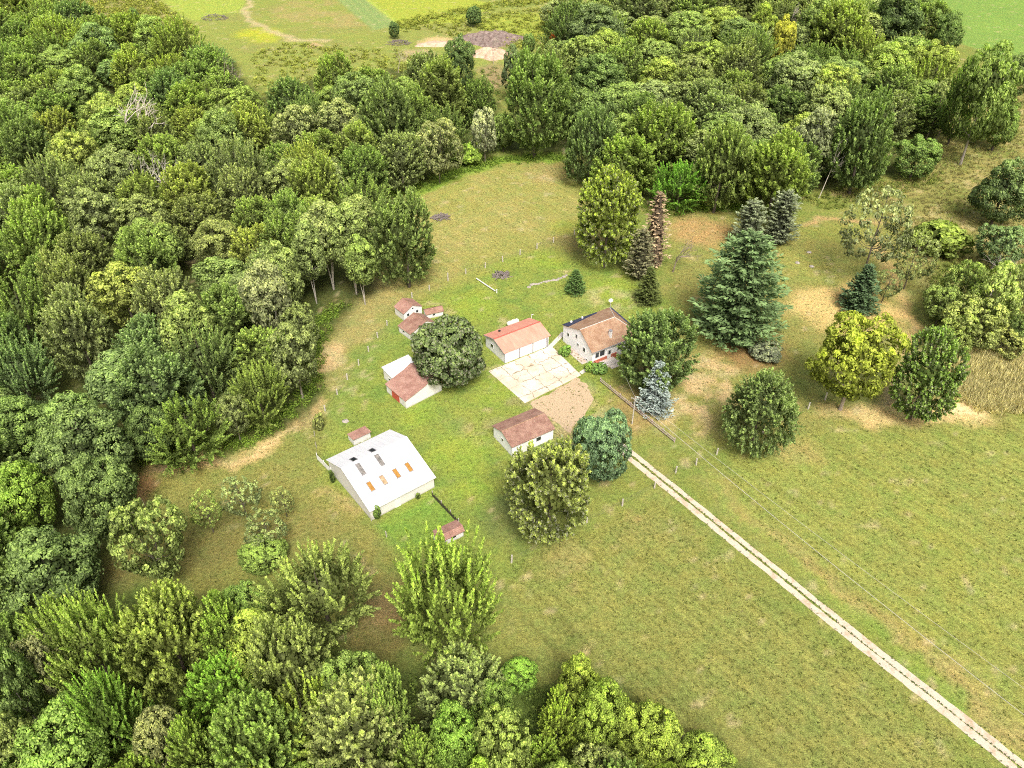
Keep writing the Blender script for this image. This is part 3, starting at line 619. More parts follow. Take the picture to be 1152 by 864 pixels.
# --- sheds further up
def side_gable(px, ang, W, Dp, e0, xr, hr, e1, name, lab, roofm):
    r = frame(px, ang, name); tag(r, lab, 'shed')
    MB().extrude([(0, 0), (0, e0), (xr, hr), (W, e1), (W, 0)], 0, Dp).build('wall', M['old_white'], r)
    sl = (hr-e0)/xr; sb = (hr-e1)/(W-xr); o = .15
    rf = MB().slab([(-o, -o, e0-sl*o+.07), (xr, -o, hr+.07), (xr, Dp+o, hr+.07), (-o, Dp+o, e0-sl*o+.07)], .08).slab([(xr, -o, hr+.07), (W+o, -o, e1-sb*o+.07), (W+o, Dp+o, e1-sb*o+.07), (xr, Dp+o, hr+.07)], .08)
    ro = rf.build('roof', M[roofm], r); MB().tube([(xr, -o, hr+.09), (xr, Dp+o, hr+.09)], .06).build('ridge_cap', M['house_roof'], ro); return r
r = side_gable((455, 361.5), 39.3, 4.4, 3.4, 1.9, 2.2, 3.0, 1.9, 'wooden_shed', 'upper small white shed with steep reddish gable roof by the fence', 'pink_roof')
win(r, 1.0, 0, .9, .5, .6, 'front'); win(r, 3.2, 0, .9, .5, .6, 'front'); MB().box(1.7, 2.5, -.05, 0, .02, 1.8).build('door', M['white_trim'], r); win(r, 2.2, 0, 2.1, .35, .35, 'front')
r = side_gable((462.3, 382.7), 43, 6.0, 3.9, 1.5, 4.0, 2.75, 1.6, 'wooden_shed', 'lower small white shed with reddish roof half hidden by the dark tree', 'brown_roof')
win(r, 0, 2.2, .7, .6, .45, 'left'); win(r, 2.0, 0, .8, .6, .6, 'front')
r, ro = shed((480, 359), 22, 3.6, 1.9, 1.2, .9, 1.75, 1.2, 'wooden_shed', 'low grey-brown shed poking out behind the two small white sheds', 'brown_roof', 'old_white')
win(r, 1.6, 0, .5, .5, .4, 'front')

# ------------------------------------------------------------------ fences, posts, wires
def fence(name, pxs, lab, hgt=1.35, rad=.15, m='post_wood', wires=(0.45, .85, 1.2), tall=None, lean=0):
    pts = [P(*p) for p in pxs]; r = empty(name, (*pts[0], 0)); tag(r, lab, 'fence'); base = r.location
    rel = [(x-base.x, y-base.y) for x, y in pts]; pm_ = MB().tube([(0, 0, 0), (0, 0, hgt)], [rad, rad*.85], 7).mesh('post', M[m])
    for i, (x, y) in enumerate(rel):
        o = bpy.data.objects.new('post', pm_); C.objects.link(o); o.parent = r; o.location = (x, y, 0)
        o.rotation_euler = (random.uniform(-.05, .05), random.uniform(-.05, .05), random.random()*6); k = random.uniform(.9, 1.1); o.scale = (1, 1, k*(tall.get(i, 1) if tall else 1))
    wr = MB()
    for h in wires:
        for (x0, y0), (x1, y1) in zip(rel, rel[1:]): wr.tube([(x0, y0, h), ((x0+x1)/2, (y0+y1)/2, h-.03), (x1, y1, h)], .007, 3, False)
    if wires: wr.build('wire', M['rubble'], r)
    return r
fence('post_fence', [(365.8, 462.3), (379.5, 444), (390.8, 427), (403.6, 410.7), (414.7, 395.4), (425, 380), (435.5, 366)], 'wire fence of grey posts along the tan strip left of the sheds')
fence('post_fence', [(463.6, 334.7), (483, 326.4), (504, 316), (524, 308), (545.8, 301.4), (565.6, 294.4), (585, 286.7), (604, 279.7), (622.5, 272.8), (646, 264)], 'wire fence of pale posts crossing below the back pasture', tall={2: 1.6})
fence('post_fence', [(575.5, 633), (618, 612), (660, 588), (700, 569), (736, 549), (760, 532), (783, 523), (806, 511.6), (858, 487), (909, 460), (928, 450)], 'wire fence with stout posts crossing beside the driveway start', hgt=1.5, rad=.14)
fence('post_fence', [(418, 586), (435, 604), (456, 625), (478, 650)], 'low wire fence running down from the front corner of the white barn', hgt=1.2, rad=.09)
fence('post_fence', [(353, 476), (354, 490), (356, 503), (357, 514)], 'short wire fence of thin posts behind the white boards by the barn', hgt=1.1, rad=.07)
# white board fence beside the barn
r = empty('board_fence', (*P(357, 517), 0)); tag(r, 'short white solid board fence at the back left corner of the white barn', 'fence')
q = P(373, 533); v = Vector((q[0]-r.location.x, q[1]-r.location.y, 0)); L = v.length; r.rotation_euler.z = math.atan2(v.y, v.x)
b = MB()
for k in range(3): b.box(0, L, -.03, .0, .12+k*.38, .45+k*.38)
b.build('board', M['white_trim'], r)
for x in (0, L/2, L): MB().box(x-.06, x+.06, 0, .1, 0, 1.35).build('post', M['white_post'], r)
# dark plank fence to the coop
r = empty('plank_fence', (*P(486, 558), 0)); tag(r, 'dark low plank fence leading from barn corner to the lower coop', 'fence')
q = P(515.5, 589); v = Vector((q[0]-r.location.x, q[1]-r.location.y, 0)); L = v.length; r.rotation_euler.z = math.atan2(v.y, v.x)
M['dark_plank'] = simple('dark rotting planks', (.03, .035, .02), (.1, .09, .06), 4, .9)
b = MB()
for k in range(26):
    x = L*k/26; b.box(x, x+L/26-.03, 0, .04, 0, random.uniform(.5, .95))
b.build('plank', M['dark_plank'], r)
for x in (0, L*.35, L*.7, L): MB().box(x-.06, x+.06, .04, .16, 0, 1.1).build('post', M['post_wood'], r)
# rail fence below the blue spruce
r = empty('rail_fence', (*P(675, 430), 0)); tag(r, 'pinkish weathered two-rail fence below the silver-blue spruce', 'fence')
q = P(758, 498); v = Vector((q[0]-r.location.x, q[1]-r.location.y, 0)); L = v.length; r.rotation_euler.z = math.atan2(v.y, v.x)
for h in (.35, .8): MB().box(0, L, -.05, .05, h, h+.12).build('rail', M['rail_wood'], r)
for k in range(8): MB().box(L*k/7-.07, L*k/7+.07, .05, .19, 0, 1.05).build('post', M['rail_wood'], r)

# overhead service line: pole near the spruce, and a pole beyond the frame
pole = empty('utility_pole', (*P(711, 477), 0)); tag(pole, 'slim pale utility pole standing between rail fence and blue-green tree', 'utility pole')
MB().tube([(0, 0, 0), (0, 0, 6.2)], [.12, .09], 8).build('pole', M['post_wood'], pole)
MB().box(-.7, .7, -.05, .05, 5.75, 5.87).build('crossarm', M['plank'], pole)
for x in (-.6, .6): MB().tube([(x, 0, 5.87), (x, 0, 6.05)], .05).build('insulator', M['tank'], pole)
def wire(a, b, sag, lab, rad=.02):
    pts = []
    for i in range(33):
        t = i/32; p = Vector(a).lerp(Vector(b), t); p.z -= sag*4*t*(1-t); pts.append(tuple(p))
    o = MB().tube(pts, rad, 4, False).build('power_cable', M['cable']); tag(o, lab, 'cable'); return o
px, py = pole.location.x, pole.location.y
def wp(px_, py_, z): return (*P(px_, py_, z), z)
A1 = (px-.6, py, 6.0); A2 = (px+.6, py, 6.0)
wire(A1, wp(1240, 872, 6.6), .9, 'lower overhead power cable crossing the right field, nearer the driveway', .028)
wire(A2, wp(1240, 838, 6.6), .7, 'upper overhead power cable crossing the right field, farther from the driveway', .018)
wire((px, py, 6.0), wp(692, 392, 3.4), .5, 'short overhead cable from the slim pole to the farmhouse', .02)

# stone line, rubble, white pipe, boulders
def rock_mb(R, seed, flat=.6):
    rnd = random.Random(seed); mb = MB(); n = 7; rings = [(-.1, .9), (.35, 1.0), (.75, .7), (1.0, .25)]
    for z, r in rings:
        for j in range(n): a = 2*PI*j/n+rnd.uniform(-.2, .2); q = R*r*rnd.uniform(.8, 1.15); mb.v.append((q*math.cos(a), q*math.sin(a), z*R*flat))
    for i in range(3):
        for j in range(n): j2 = (j+1) % n; mb.f.append((i*n+j, i*n+j2, (i+1)*n+j2, (i+1)*n+j))
    mb.f.append(tuple(3*n+j for j in range(n))); return mb
stones = [rock_mb(.38, k).mesh('stone', M['stone']) for k in range(4)]
def stone(px, py, k, lab, grp=None, z=0):
    o = bpy.data.objects.new('boulder', stones[random.randrange(4)]); C.objects.link(o); o.location = (*P(px, py), z); o.scale = (k, k*random.uniform(.7, 1.2), k*random.uniform(.7, 1)); o.rotation_euler.z = random.random()*6
    tag(o, lab, 'stone', grp)
for i in range(16):
    t_ = i/15; stone(595+42*t_, 322-11*t_+random.uniform(-1.3, 1.3), random.uniform(.8, 1.5), 'pale stone in the loose line of stones left of the small yard pine', 'stones in the loose line behind the garage')
for (a, b, l) in ((388.5, 474, 'pale rock lying alone in the grass above the small coop'), (910, 284, 'white rock in the yard at the photo right, uppermost of three'), (897, 296, 'grey rock in the right yard, lower left of three'), (913, 300, 'dark rock in the right yard, lowest of three')): stone(a, b, 1.6, l)
o = MB(); L0 = Vector((*P(535.8, 314.4), .3)); L1 = Vector((*P(557, 328.5), .3)); o.tube([L0, L1], .13, 8)
tag(o.build('white_pipe', M['white_post']), 'long white pipe lying on the grass behind the garage', 'pipe')
tag(MB().tube([(0, 0, 0), (0, 0, .9)], .13, 8).build('stub_post', M['white_post'], loc=(*P(558.8, 329.5), 0)), 'short white stub post at the lower end of the white pipe', 'post')
def heap(px, py, R, n, lab, m='rubble', seed=1, zk=.45):
    rnd = random.Random(seed); mb = MB()
    for k in range(n):
        a = rnd.random()*2*PI; d = R*math.sqrt(rnd.random()); x, y = d*math.cos(a)*1.4, d*math.sin(a); z = max(0, (1-d/R))*R*zk
        l = rnd.uniform(.3, 1.1); b = rnd.random()*PI; mb.tube([(x-l*math.cos(b), y-l*math.sin(b), z+.05), (x+l*math.cos(b), y+l*math.sin(b), z+rnd.uniform(0, .35))], rnd.uniform(.04, .13), 4)
    o = mb.build('brush_pile', M[m], loc=(*P(px, py), 0)); tag(o, lab, 'brush pile')
heap(563.6, 310.5, 1.3, 70, 'small dark pile of brush near the pale pasture fence')
heap(496, 245, 1.6, 60, 'grey brush pile at the forest edge of the back pasture', seed=3)
heap(448, 49, 3.4, 90, 'dark heap of brush at the edge of the far yellow field', seed=4)
heap(241, 21, 4.2, 90, 'dark heap of debris beyond the forest under the far green field', seed=5)

# soil mounds in the far pit
def mound(px, py, rx, ry, h, m, lab, name='soil_mound'):
    mb = MB(); n = 28; k = 10
    for i in range(k+1):
        r = i/k
        for j in range(n):
            a = 2*PI*j/n; q = 1+.18*math.sin(3*a+px)+.1*math.sin(7*a); x = rx*r*q*math.cos(a); y = ry*r*q*math.sin(a)
            z = h*(1-r**1.6)*(1+.5*(vnoise(np.array([x*.7+px]), np.array([y*.7]), 5)[0]-.5)) if i < k else -.05
            mb.v.append((x, y, z))
    for i in range(k):
        for j in range(n): j2 = (j+1) % n; mb.f.append((i*n+j, (i+1)*n+j, (i+1)*n+j2, i*n+j2))
    o = mb.build(name, m, loc=(*P(px, py), 0)); tag(o, lab, 'mound')
M['purple_soil'] = simple('grey purple rubble soil', (.12, .085, .075), (.3, .24, .21), .9, .95, bump=.3)
M['pale_soil'] = simple('pale orange soil', (.44, .3, .2), (.62, .46, .35), .8, .95, bump=.3)
mound(553, 45, 13, 9, 3.2, M['purple_soil'], 'wide grey-purple mound of rubble in the far pit')
mound(552, 62, 8, 6, 2.6, M['pale_soil'], 'pale orange mound of soil in front of the rubble mound')
mound(493, 50, 9, 4, 1.2, M['pale_soil'], 'low pale strip of dug soil at the far pit, left')

# small orange excavator far away
ex = empty('excavator', (*P(622, 46), 0), .4); tag(ex, 'small orange excavator parked at the far dirt pit', 'excavator')
MB().box(-1.6, 1.6, -1.3, -.8, 0, .8).box(-1.6, 1.6, .8, 1.3, 0, .8).build('track', M['rubber'], ex, .15)
MB().box(-1.5, 1.3, -1.2, 1.2, .9, 1.9).build('body', M['orange'], ex, .12); cb = MB().box(-.2, 1.1, .2, 1.15, 1.9, 3.0).build('cab', M['orange'], ex, .08); MB().box(1.1, 1.13, .3, 1.05, 2.1, 2.85).build('window', M['glass_dark'], cb)
bm_ = MB().tube([(1.2, 0, 1.4), (3.0, 0, 3.6), (4.6, 0, 3.0)], [.3, .26, .2], 6).tube([(4.6, 0, 3.0), (4.9, 0, .9)], .2, 6).build('boom', M['orange'], ex); MB().box(4.4, 5.2, -.5, .5, .2, .95).build('bucket', M['rubble'], bm_, .05)

# ------------------------------------------------------------------ tree building
def quads_mesh(name, V, tone, flip, m):
    n = len(V)//4; me = bpy.data.meshes.new(name); me.vertices.add(4*n); me.vertices.foreach_set('co', V.astype(np.float32).ravel())
    me.loops.add(4*n); me.loops.foreach_set('vertex_index', np.arange(4*n, dtype=np.int32)); me.polygons.add(n); me.polygons.foreach_set('loop_start', (np.arange(n)*4).astype(np.int32))
    me.update(calc_edges=True)
    a = me.attributes.new('tone', 'FLOAT', 'FACE'); a.data.foreach_set('value', np.clip(tone, 0, 1).astype(np.float32))
    b = me.attributes.new('flip', 'FLOAT', 'FACE'); b.data.foreach_set('value', flip.astype(np.float32))
    me.materials.append(m); return me
def norm(a): return a/np.maximum(np.linalg.norm(a, axis=-1, keepdims=True), 1e-6)
def leaves(pos, axis, nrm, ln, wd, rng):
    """rhombic leaf sprays: pos centre, axis long dir, nrm approx normal"""
    side = norm(np.cross(axis, nrm)); ln = ln[:, None]; wd = wd[:, None]; up = norm(np.cross(side, axis))
    a = pos-axis*ln*.5; b = pos+side*wd*.5+up*wd*.18; c = pos+axis*ln*.5; d = pos-side*wd*.5+up*wd*.18
    return np.stack([a, b, c, d], 1).reshape(-1, 3)
def rdir(n, rng): return norm(rng.normal(size=(n, 3)))
def lobes_for(rng, k, dist=.62, r0=.33, r1=.46, zmin=-.85):
    L = [(np.array([0, 0, -.12]), .78)]
    for i in range(k):
        while True:
            d = rdir(1, rng)[0]
            if d[2] > zmin: break
        L.append((d*dist*rng.uniform(.85, 1.12), rng.uniform(r0, r1)))
    return L
def shell(rng, lobes, n, zcut=-.95):
    out = []; nn = []; tot = 0; w_ = np.array([l[1]**2 for l in lobes]); w_ /= w_.sum(); cs = np.array([l[0] for l in lobes]); rs = np.array([l[1] for l in lobes])
    while tot < n:
        i = rng.choice(len(lobes), n*2, p=w_); d = rdir(n*2, rng); p = cs[i]+d*rs[i][:, None]
        dist = np.linalg.norm(p[:, None]-cs[None], axis=2); dist[np.arange(len(p)), i] = 9
        ok = (dist > rs*.93).all(1) & (p[:, 2] > zcut); out.append(p[ok]); nn.append(d[ok]); tot += ok.sum()
    return np.concatenate(out)[:n], np.concatenate(nn)[:n]
def crown(rng, R, Hc, clear, style, nsh, nlf, leaf, lobek=12, silver=0, inner=1200, plume=1.3, shape=None, keep=1.0, upb=.8, ldist=.62, lr=(.33, .46), mat='leaf', thin=.62):
    """R crown radius, Hc total tree height, clear = clear stem; returns mesh"""
    hh = (Hc-clear)/2; zc = clear+hh; lob = lobes_for(rng, lobek, ldist, *lr)
    P0, N0 = shell(rng, lob, nsh)
    if keep < 1: m_ = rng.random(len(P0)) < keep; P0, N0 = P0[m_], N0[m_]; nsh = len(P0)
    sc = np.array([R, R, hh])
    if shape == 'egg': # narrower top
        k = 1-.35*np.clip(P0[:, 2:3], 0, 1); P0 = np.concatenate([P0[:, :2]*k, P0[:, 2:]], 1)
    if shape == 'cone': k = np.clip(.92-.62*(P0[:, 2:3]*.5+.5)+.12, .12, 1)*1.15; P0 = np.concatenate([P0[:, :2]*k, P0[:, 2:]], 1)
    kk = 1+.32*np.clip(-P0[:, 2:3], 0, 1); P0 = np.concatenate([P0[:, :2]*kk, P0[:, 2:]], 1)
    W = P0*sc+np.array([0, 0, zc]); Nw = norm(N0/sc)
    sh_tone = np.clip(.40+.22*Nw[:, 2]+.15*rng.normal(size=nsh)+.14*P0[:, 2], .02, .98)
    V = []; T = []
    if style == 'plume':
        D = norm(Nw*.75+np.array([0, 0, upb])+rng.normal(size=(nsh, 3))*.22); Ls = plume*rng.uniform(.7, 1.35, nsh)
        u = rng.random((nsh, nlf))**.8; ang = rng.random((nsh, nlf))*2*PI; rad = (.42*plume*thin)*(1-u*.86)*rng.uniform(.5, 1.1, (nsh, nlf))
        s1 = norm(np.cross(D, rdir(nsh, rng))); s2 = np.cross(D, s1)
        q = s1[:, None]*np.cos(ang)[..., None]+s2[:, None]*np.sin(ang)[..., None]
        pos = (W-D*(Ls*.45)[:, None])[:, None]+D[:, None]*(u*Ls[:, None])[..., None]+q*rad[..., None]
        ax = norm(q*.85+D[:, None]*.75+rng.normal(size=(nsh, nlf, 3))*.25); nr = norm(D[:, None]*.6+q*(-.35)+np.array([0, 0, .6])+rng.normal(size=(nsh, nlf, 3))*.45)
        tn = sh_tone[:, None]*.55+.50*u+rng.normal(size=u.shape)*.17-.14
    else: # puffs
        cr_ = plume*rng.uniform(.55, 1.15, nsh); d = rdir(nsh*nlf, rng).reshape(nsh, nlf, 3); d = norm(d+Nw[:, None]*.6+np.array([0, 0, .35])); rr_ = (rng.random((nsh, nlf))**.45)
        pos = W[:, None]+d*(rr_*cr_[:, None])[..., None]*np.array([1, 1, .75])-Nw[:, None]*(.35*cr_)[:, None, None]
        ax = norm(np.cross(d, rdir(nsh*nlf, rng).reshape(nsh, nlf, 3))); nr = norm(d*.8+np.array([0, 0, .5])+rng.normal(size=(nsh, nlf, 3))*.5)
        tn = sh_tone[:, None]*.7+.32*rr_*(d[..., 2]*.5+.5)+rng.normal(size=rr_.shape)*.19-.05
    pos = pos.reshape(-1, 3); n = len(pos); ax = ax.reshape(-1, 3); nr = nr.reshape(-1, 3)
    ls = leaf*rng.uniform(.7, 1.35, n); V.append(leaves(pos, ax, nr, ls*1.35, ls*.72, rng)); T.append(tn.ravel())
    if inner:
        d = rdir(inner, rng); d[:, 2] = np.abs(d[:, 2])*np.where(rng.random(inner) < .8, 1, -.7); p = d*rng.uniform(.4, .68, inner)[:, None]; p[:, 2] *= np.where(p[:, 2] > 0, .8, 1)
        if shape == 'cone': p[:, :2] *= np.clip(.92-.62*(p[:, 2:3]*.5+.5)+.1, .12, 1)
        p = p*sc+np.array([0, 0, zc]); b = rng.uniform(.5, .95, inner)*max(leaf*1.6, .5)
        V.append(leaves(p, norm(np.cross(d, rdir(inner, rng))), d, b*1.4, b*1.2, rng)); T.append(rng.uniform(0, .16, inner))  # inner leaves painted dark, as shade within the crown
    V = np.concatenate(V); T = np.concatenate(T); V[:, 2] = np.maximum(V[:, 2], .05)
    fl = rng.random(len(T)); fl[len(T)-inner:] *= .3 if inner else 1
    return quads_mesh('crown', V, T, fl, M[mat])
def trunk_mesh(rng, R, Hc, clear, r0=.28, limbs=9, stems=1, spread=.15, top=.82):
    mb = MB(); zc = clear+(Hc-clear)/2
    for s in range(stems):
        a = rng.random()*6.28; k = spread*(1 if stems > 1 else .3); tx, ty = k*Hc*math.cos(a), k*Hc*math.sin(a)
        pts = []; rr_ = []
        for i in range(7): u = i/6; pts.append((tx*u**1.3+rng.normal()*.1*u, ty*u**1.3+rng.normal()*.1*u, Hc*top*u-(.1 if i == 0 else 0))); rr_.append(r0*(1-.82*u)*(1.25 if i == 0 else 1)/(stems**.4))
        mb.tube(pts, rr_, 7)
        for j in range(limbs//stems):
            u = rng.uniform(max(.25, clear/Hc*.9), .92); i = min(int(u*6), 5); b = Vector(pts[i]).lerp(Vector(pts[i+1]), u*6-i); an = rng.random()*6.28
            ln = R*rng.uniform(.55, .85)*(1.1-.5*u); e = b+Vector((math.cos(an)*ln, math.sin(an)*ln, ln*rng.uniform(.4, .9))); mid = b.lerp(e, .5)+Vector((0, 0, -.12*ln))
            mb.tube([b, mid, e], [r0*.36*(1.1-u), r0*.22*(1.1-u), .02], 5, False)
    return mb.mesh('trunk', M['bark'])
def conifer(rng, R, Hc, clear, wh=.55, nb=8, nlf=26, leaf=.3, power=.85, droop=0.0, fan=.36, tuft=True):
    V = []; T = []; z = clear; P_ = []; A_ = []; N_ = []; L_ = []; tn = []
    while z < Hc*.985:
        u = (z-clear)/(Hc-clear); Lr = R*(1-u)**power*rng.uniform(.88, 1.08)+.12; k = max(4, int(nb*(1-u*.45)))
        a0 = rng.random()*6.28
        for j in range(k):
            a = a0+2*PI*j/k+rng.normal()*.15; l = Lr*rng.uniform(.72, 1.12); dirh = np.array([math.cos(a), math.sin(a), 0]); sd_ = np.array([-dirh[1], dirh[0], 0])
            m_ = max(6, int(nlf*(.35+.65*l/R))); t_ = rng.random(m_)**.65; w_ = fan*l*(1-t_*.72)*rng.uniform(-1, 1, m_)
            zz_ = z-droop*l*t_+(.22*l*t_*t_ if droop <= .2 else 0)+rng.normal(size=m_)*.07
            p = dirh*(t_*l)[:, None]+sd_*w_[:, None]; p[:, 2] = zz_; P_.append(p)
            ax = norm(dirh+sd_*(np.sign(w_)*.6)[:, None]+rng.normal(size=(m_, 3))*.28+np.array([0, 0, .28])); A_.append(ax)
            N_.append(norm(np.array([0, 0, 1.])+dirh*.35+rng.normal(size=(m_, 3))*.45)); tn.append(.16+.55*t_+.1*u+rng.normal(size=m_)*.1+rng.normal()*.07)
        z += wh*rng.uniform(.75, 1.2)*(1-.35*u)
    P_ = np.concatenate(P_); A_ = np.concatenate(A_); N_ = np.concatenate(N_); tn = np.concatenate(tn); n = len(P_); ls = leaf*rng.uniform(.7, 1.4, n)
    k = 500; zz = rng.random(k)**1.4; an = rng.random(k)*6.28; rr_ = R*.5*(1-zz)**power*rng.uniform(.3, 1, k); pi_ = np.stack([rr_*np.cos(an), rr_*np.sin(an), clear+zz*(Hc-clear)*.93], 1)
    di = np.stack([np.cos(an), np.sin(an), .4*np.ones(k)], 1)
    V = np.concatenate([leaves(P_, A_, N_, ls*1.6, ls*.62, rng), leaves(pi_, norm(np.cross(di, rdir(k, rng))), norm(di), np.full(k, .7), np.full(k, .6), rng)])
    T = np.concatenate([tn, rng.uniform(0, .12, k)]); V[:, 2] = np.maximum(V[:, 2], .04)  # innermost needles get the darkest tone, painted shade
    return quads_mesh('crown', V, T, rng.random(len(T)), M['needle'])
def bare_mesh(rng, Hc, R, depth=4, r0=.21, name='trunk'):
    mb = MB()
    def grow(p, d, l, r, k):
        pts = [p]; q = p
        for i in range(3): d = (d+Vector(rng.normal(size=3))*.13).normalized(); q = q+d*l/3; pts.append(q)
        mb.tube(pts, [r, r*.85, r*.72, r*.6], 5, False)
        if k:
            for i in range(3 if k > 1 else 4):
                n = (d*1.1+Vector(rng.normal(size=3))*.55*(R/Hc*2.2)+Vector((0, 0, .25))).normalized(); grow(pts[rng.integers(1, 4)] if i else q, n, l*rng.uniform(.55, .78), r*.55, k-1)
    grow(Vector((0, 0, -.1)), Vector((.05, .05, 1)).normalized(), Hc*.42, r0, depth); return mb.mesh(name, M['bark'])

RNG = np.random.default_rng(11)
K = {}
def reg(name, R, Hc, clear, crowns, trunks): K[name] = dict(R=R, H=Hc, clear=clear, crowns=crowns, trunks=trunks)
def mk(name, n, R, Hc, clear, tr, **kw):
    cs = [crown(np.random.default_rng(hash_(name)+i), R, Hc, clear, **kw) for i in range(n)]
    ts = [trunk_mesh(np.random.default_rng(hash_(name)+50+i), R, Hc, clear, **tr) for i in range(n)]; reg(name, R, Hc, clear, cs, ts)
def hash_(s): return sum(ord(c_)*(i+3)*7 for i, c_ in enumerate(s))
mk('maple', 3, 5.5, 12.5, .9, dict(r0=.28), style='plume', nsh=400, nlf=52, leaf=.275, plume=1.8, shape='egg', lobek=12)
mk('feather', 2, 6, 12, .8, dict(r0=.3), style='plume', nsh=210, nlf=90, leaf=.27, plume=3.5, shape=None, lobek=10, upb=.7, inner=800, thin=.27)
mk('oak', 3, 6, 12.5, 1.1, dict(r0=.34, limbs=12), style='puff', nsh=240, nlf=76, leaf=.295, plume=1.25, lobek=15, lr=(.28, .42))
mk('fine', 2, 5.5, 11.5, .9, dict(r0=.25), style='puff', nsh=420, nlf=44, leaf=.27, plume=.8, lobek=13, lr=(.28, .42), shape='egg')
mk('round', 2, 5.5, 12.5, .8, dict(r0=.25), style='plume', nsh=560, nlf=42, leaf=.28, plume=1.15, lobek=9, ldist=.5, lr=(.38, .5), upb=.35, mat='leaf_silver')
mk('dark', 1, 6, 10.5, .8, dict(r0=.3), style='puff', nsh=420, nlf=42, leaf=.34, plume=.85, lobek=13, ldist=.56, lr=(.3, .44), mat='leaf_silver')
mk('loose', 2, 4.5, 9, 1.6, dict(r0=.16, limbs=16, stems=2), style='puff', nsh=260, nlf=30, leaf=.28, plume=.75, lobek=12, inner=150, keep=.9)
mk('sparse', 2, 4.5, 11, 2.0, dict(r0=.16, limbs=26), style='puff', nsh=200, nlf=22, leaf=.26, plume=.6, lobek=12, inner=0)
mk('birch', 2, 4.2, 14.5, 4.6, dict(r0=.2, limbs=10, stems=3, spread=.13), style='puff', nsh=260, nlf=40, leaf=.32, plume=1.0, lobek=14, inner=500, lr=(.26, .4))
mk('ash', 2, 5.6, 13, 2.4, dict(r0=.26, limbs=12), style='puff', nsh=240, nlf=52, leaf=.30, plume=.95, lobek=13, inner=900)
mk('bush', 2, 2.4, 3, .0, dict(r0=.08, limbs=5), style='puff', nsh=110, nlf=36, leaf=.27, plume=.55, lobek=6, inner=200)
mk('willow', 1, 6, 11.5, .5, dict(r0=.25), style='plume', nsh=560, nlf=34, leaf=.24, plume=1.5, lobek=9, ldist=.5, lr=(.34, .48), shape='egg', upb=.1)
g_ = np.random.default_rng(91)
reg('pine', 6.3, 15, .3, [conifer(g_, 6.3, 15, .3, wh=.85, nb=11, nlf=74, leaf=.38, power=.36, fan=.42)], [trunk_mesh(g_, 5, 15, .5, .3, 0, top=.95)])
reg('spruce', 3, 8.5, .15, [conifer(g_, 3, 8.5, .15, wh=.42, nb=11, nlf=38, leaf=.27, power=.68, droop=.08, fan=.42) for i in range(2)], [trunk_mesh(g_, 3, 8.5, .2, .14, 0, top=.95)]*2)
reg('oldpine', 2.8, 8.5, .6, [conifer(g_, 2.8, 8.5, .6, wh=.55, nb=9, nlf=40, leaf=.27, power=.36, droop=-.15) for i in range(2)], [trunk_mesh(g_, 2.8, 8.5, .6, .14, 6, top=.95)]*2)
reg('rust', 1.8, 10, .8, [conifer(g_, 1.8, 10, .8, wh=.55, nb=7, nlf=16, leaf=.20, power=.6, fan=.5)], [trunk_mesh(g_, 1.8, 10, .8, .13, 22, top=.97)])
DEAD = [bare_mesh(np.random.default_rng(5+i), 10, 5) for i in range(2)]

BARK = {'birch': (.5, .47, .42), 'loose': (.2, .18, .14), 'sparse': (.16, .14, .11), 'ash': (.33, .3, .25)}
tree_names = dict(maple='maple_tree', feather='broadleaf_tree', oak='oak_tree', fine='broadleaf_tree', round='broadleaf_tree', dark='magnolia_tree', loose='sapling_tree', sparse='sparse_tree', birch='birch_tree', ash='ash_tree', bush='bush', willow='broadleaf_tree', pine='pine_tree', spruce='spruce_tree', oldpine='pine_tree', rust='conifer_tree')
placed = []
def plant(x, y, R, Ht, kind, colr, label, cat='tree', group=None, var=None, bark=None, rz=None, tilt=0):
    if kind not in ('pine', 'spruce', 'oldpine', 'rust'):
        b_ = .45 if group else .22; ref = (.132, .168, .046); colr = tuple((c0*(1-b_)+r0*b_)*k0 for c0, r0, k0 in zip(colr, ref, (1.38, 1.40, 1.65)))
    k = K[kind]; i = random.randrange(len(k['crowns'])) if var is None else var % len(k['crowns'])
    r = empty(tree_names[kind], (x, y, 0), random.random()*6.28 if rz is None else rz); r.scale = (R/k['R'], R/k['R'], Ht/k['H']); tag(r, label, cat, group)
    if tilt: r.rotation_euler.y = tilt
    c_o = bpy.data.objects.new('crown', k['crowns'][i]); C.objects.link(c_o); c_o.parent = r; c_o.color = (*colr, 1)
    t_o = bpy.data.objects.new('trunk', k['trunks'][i]); C.objects.link(t_o); t_o.parent = r; b = bark or BARK.get(kind, (.13, .11, .09)); t_o.color = (*b, 1)
    placed.append((x, y, R)); return r
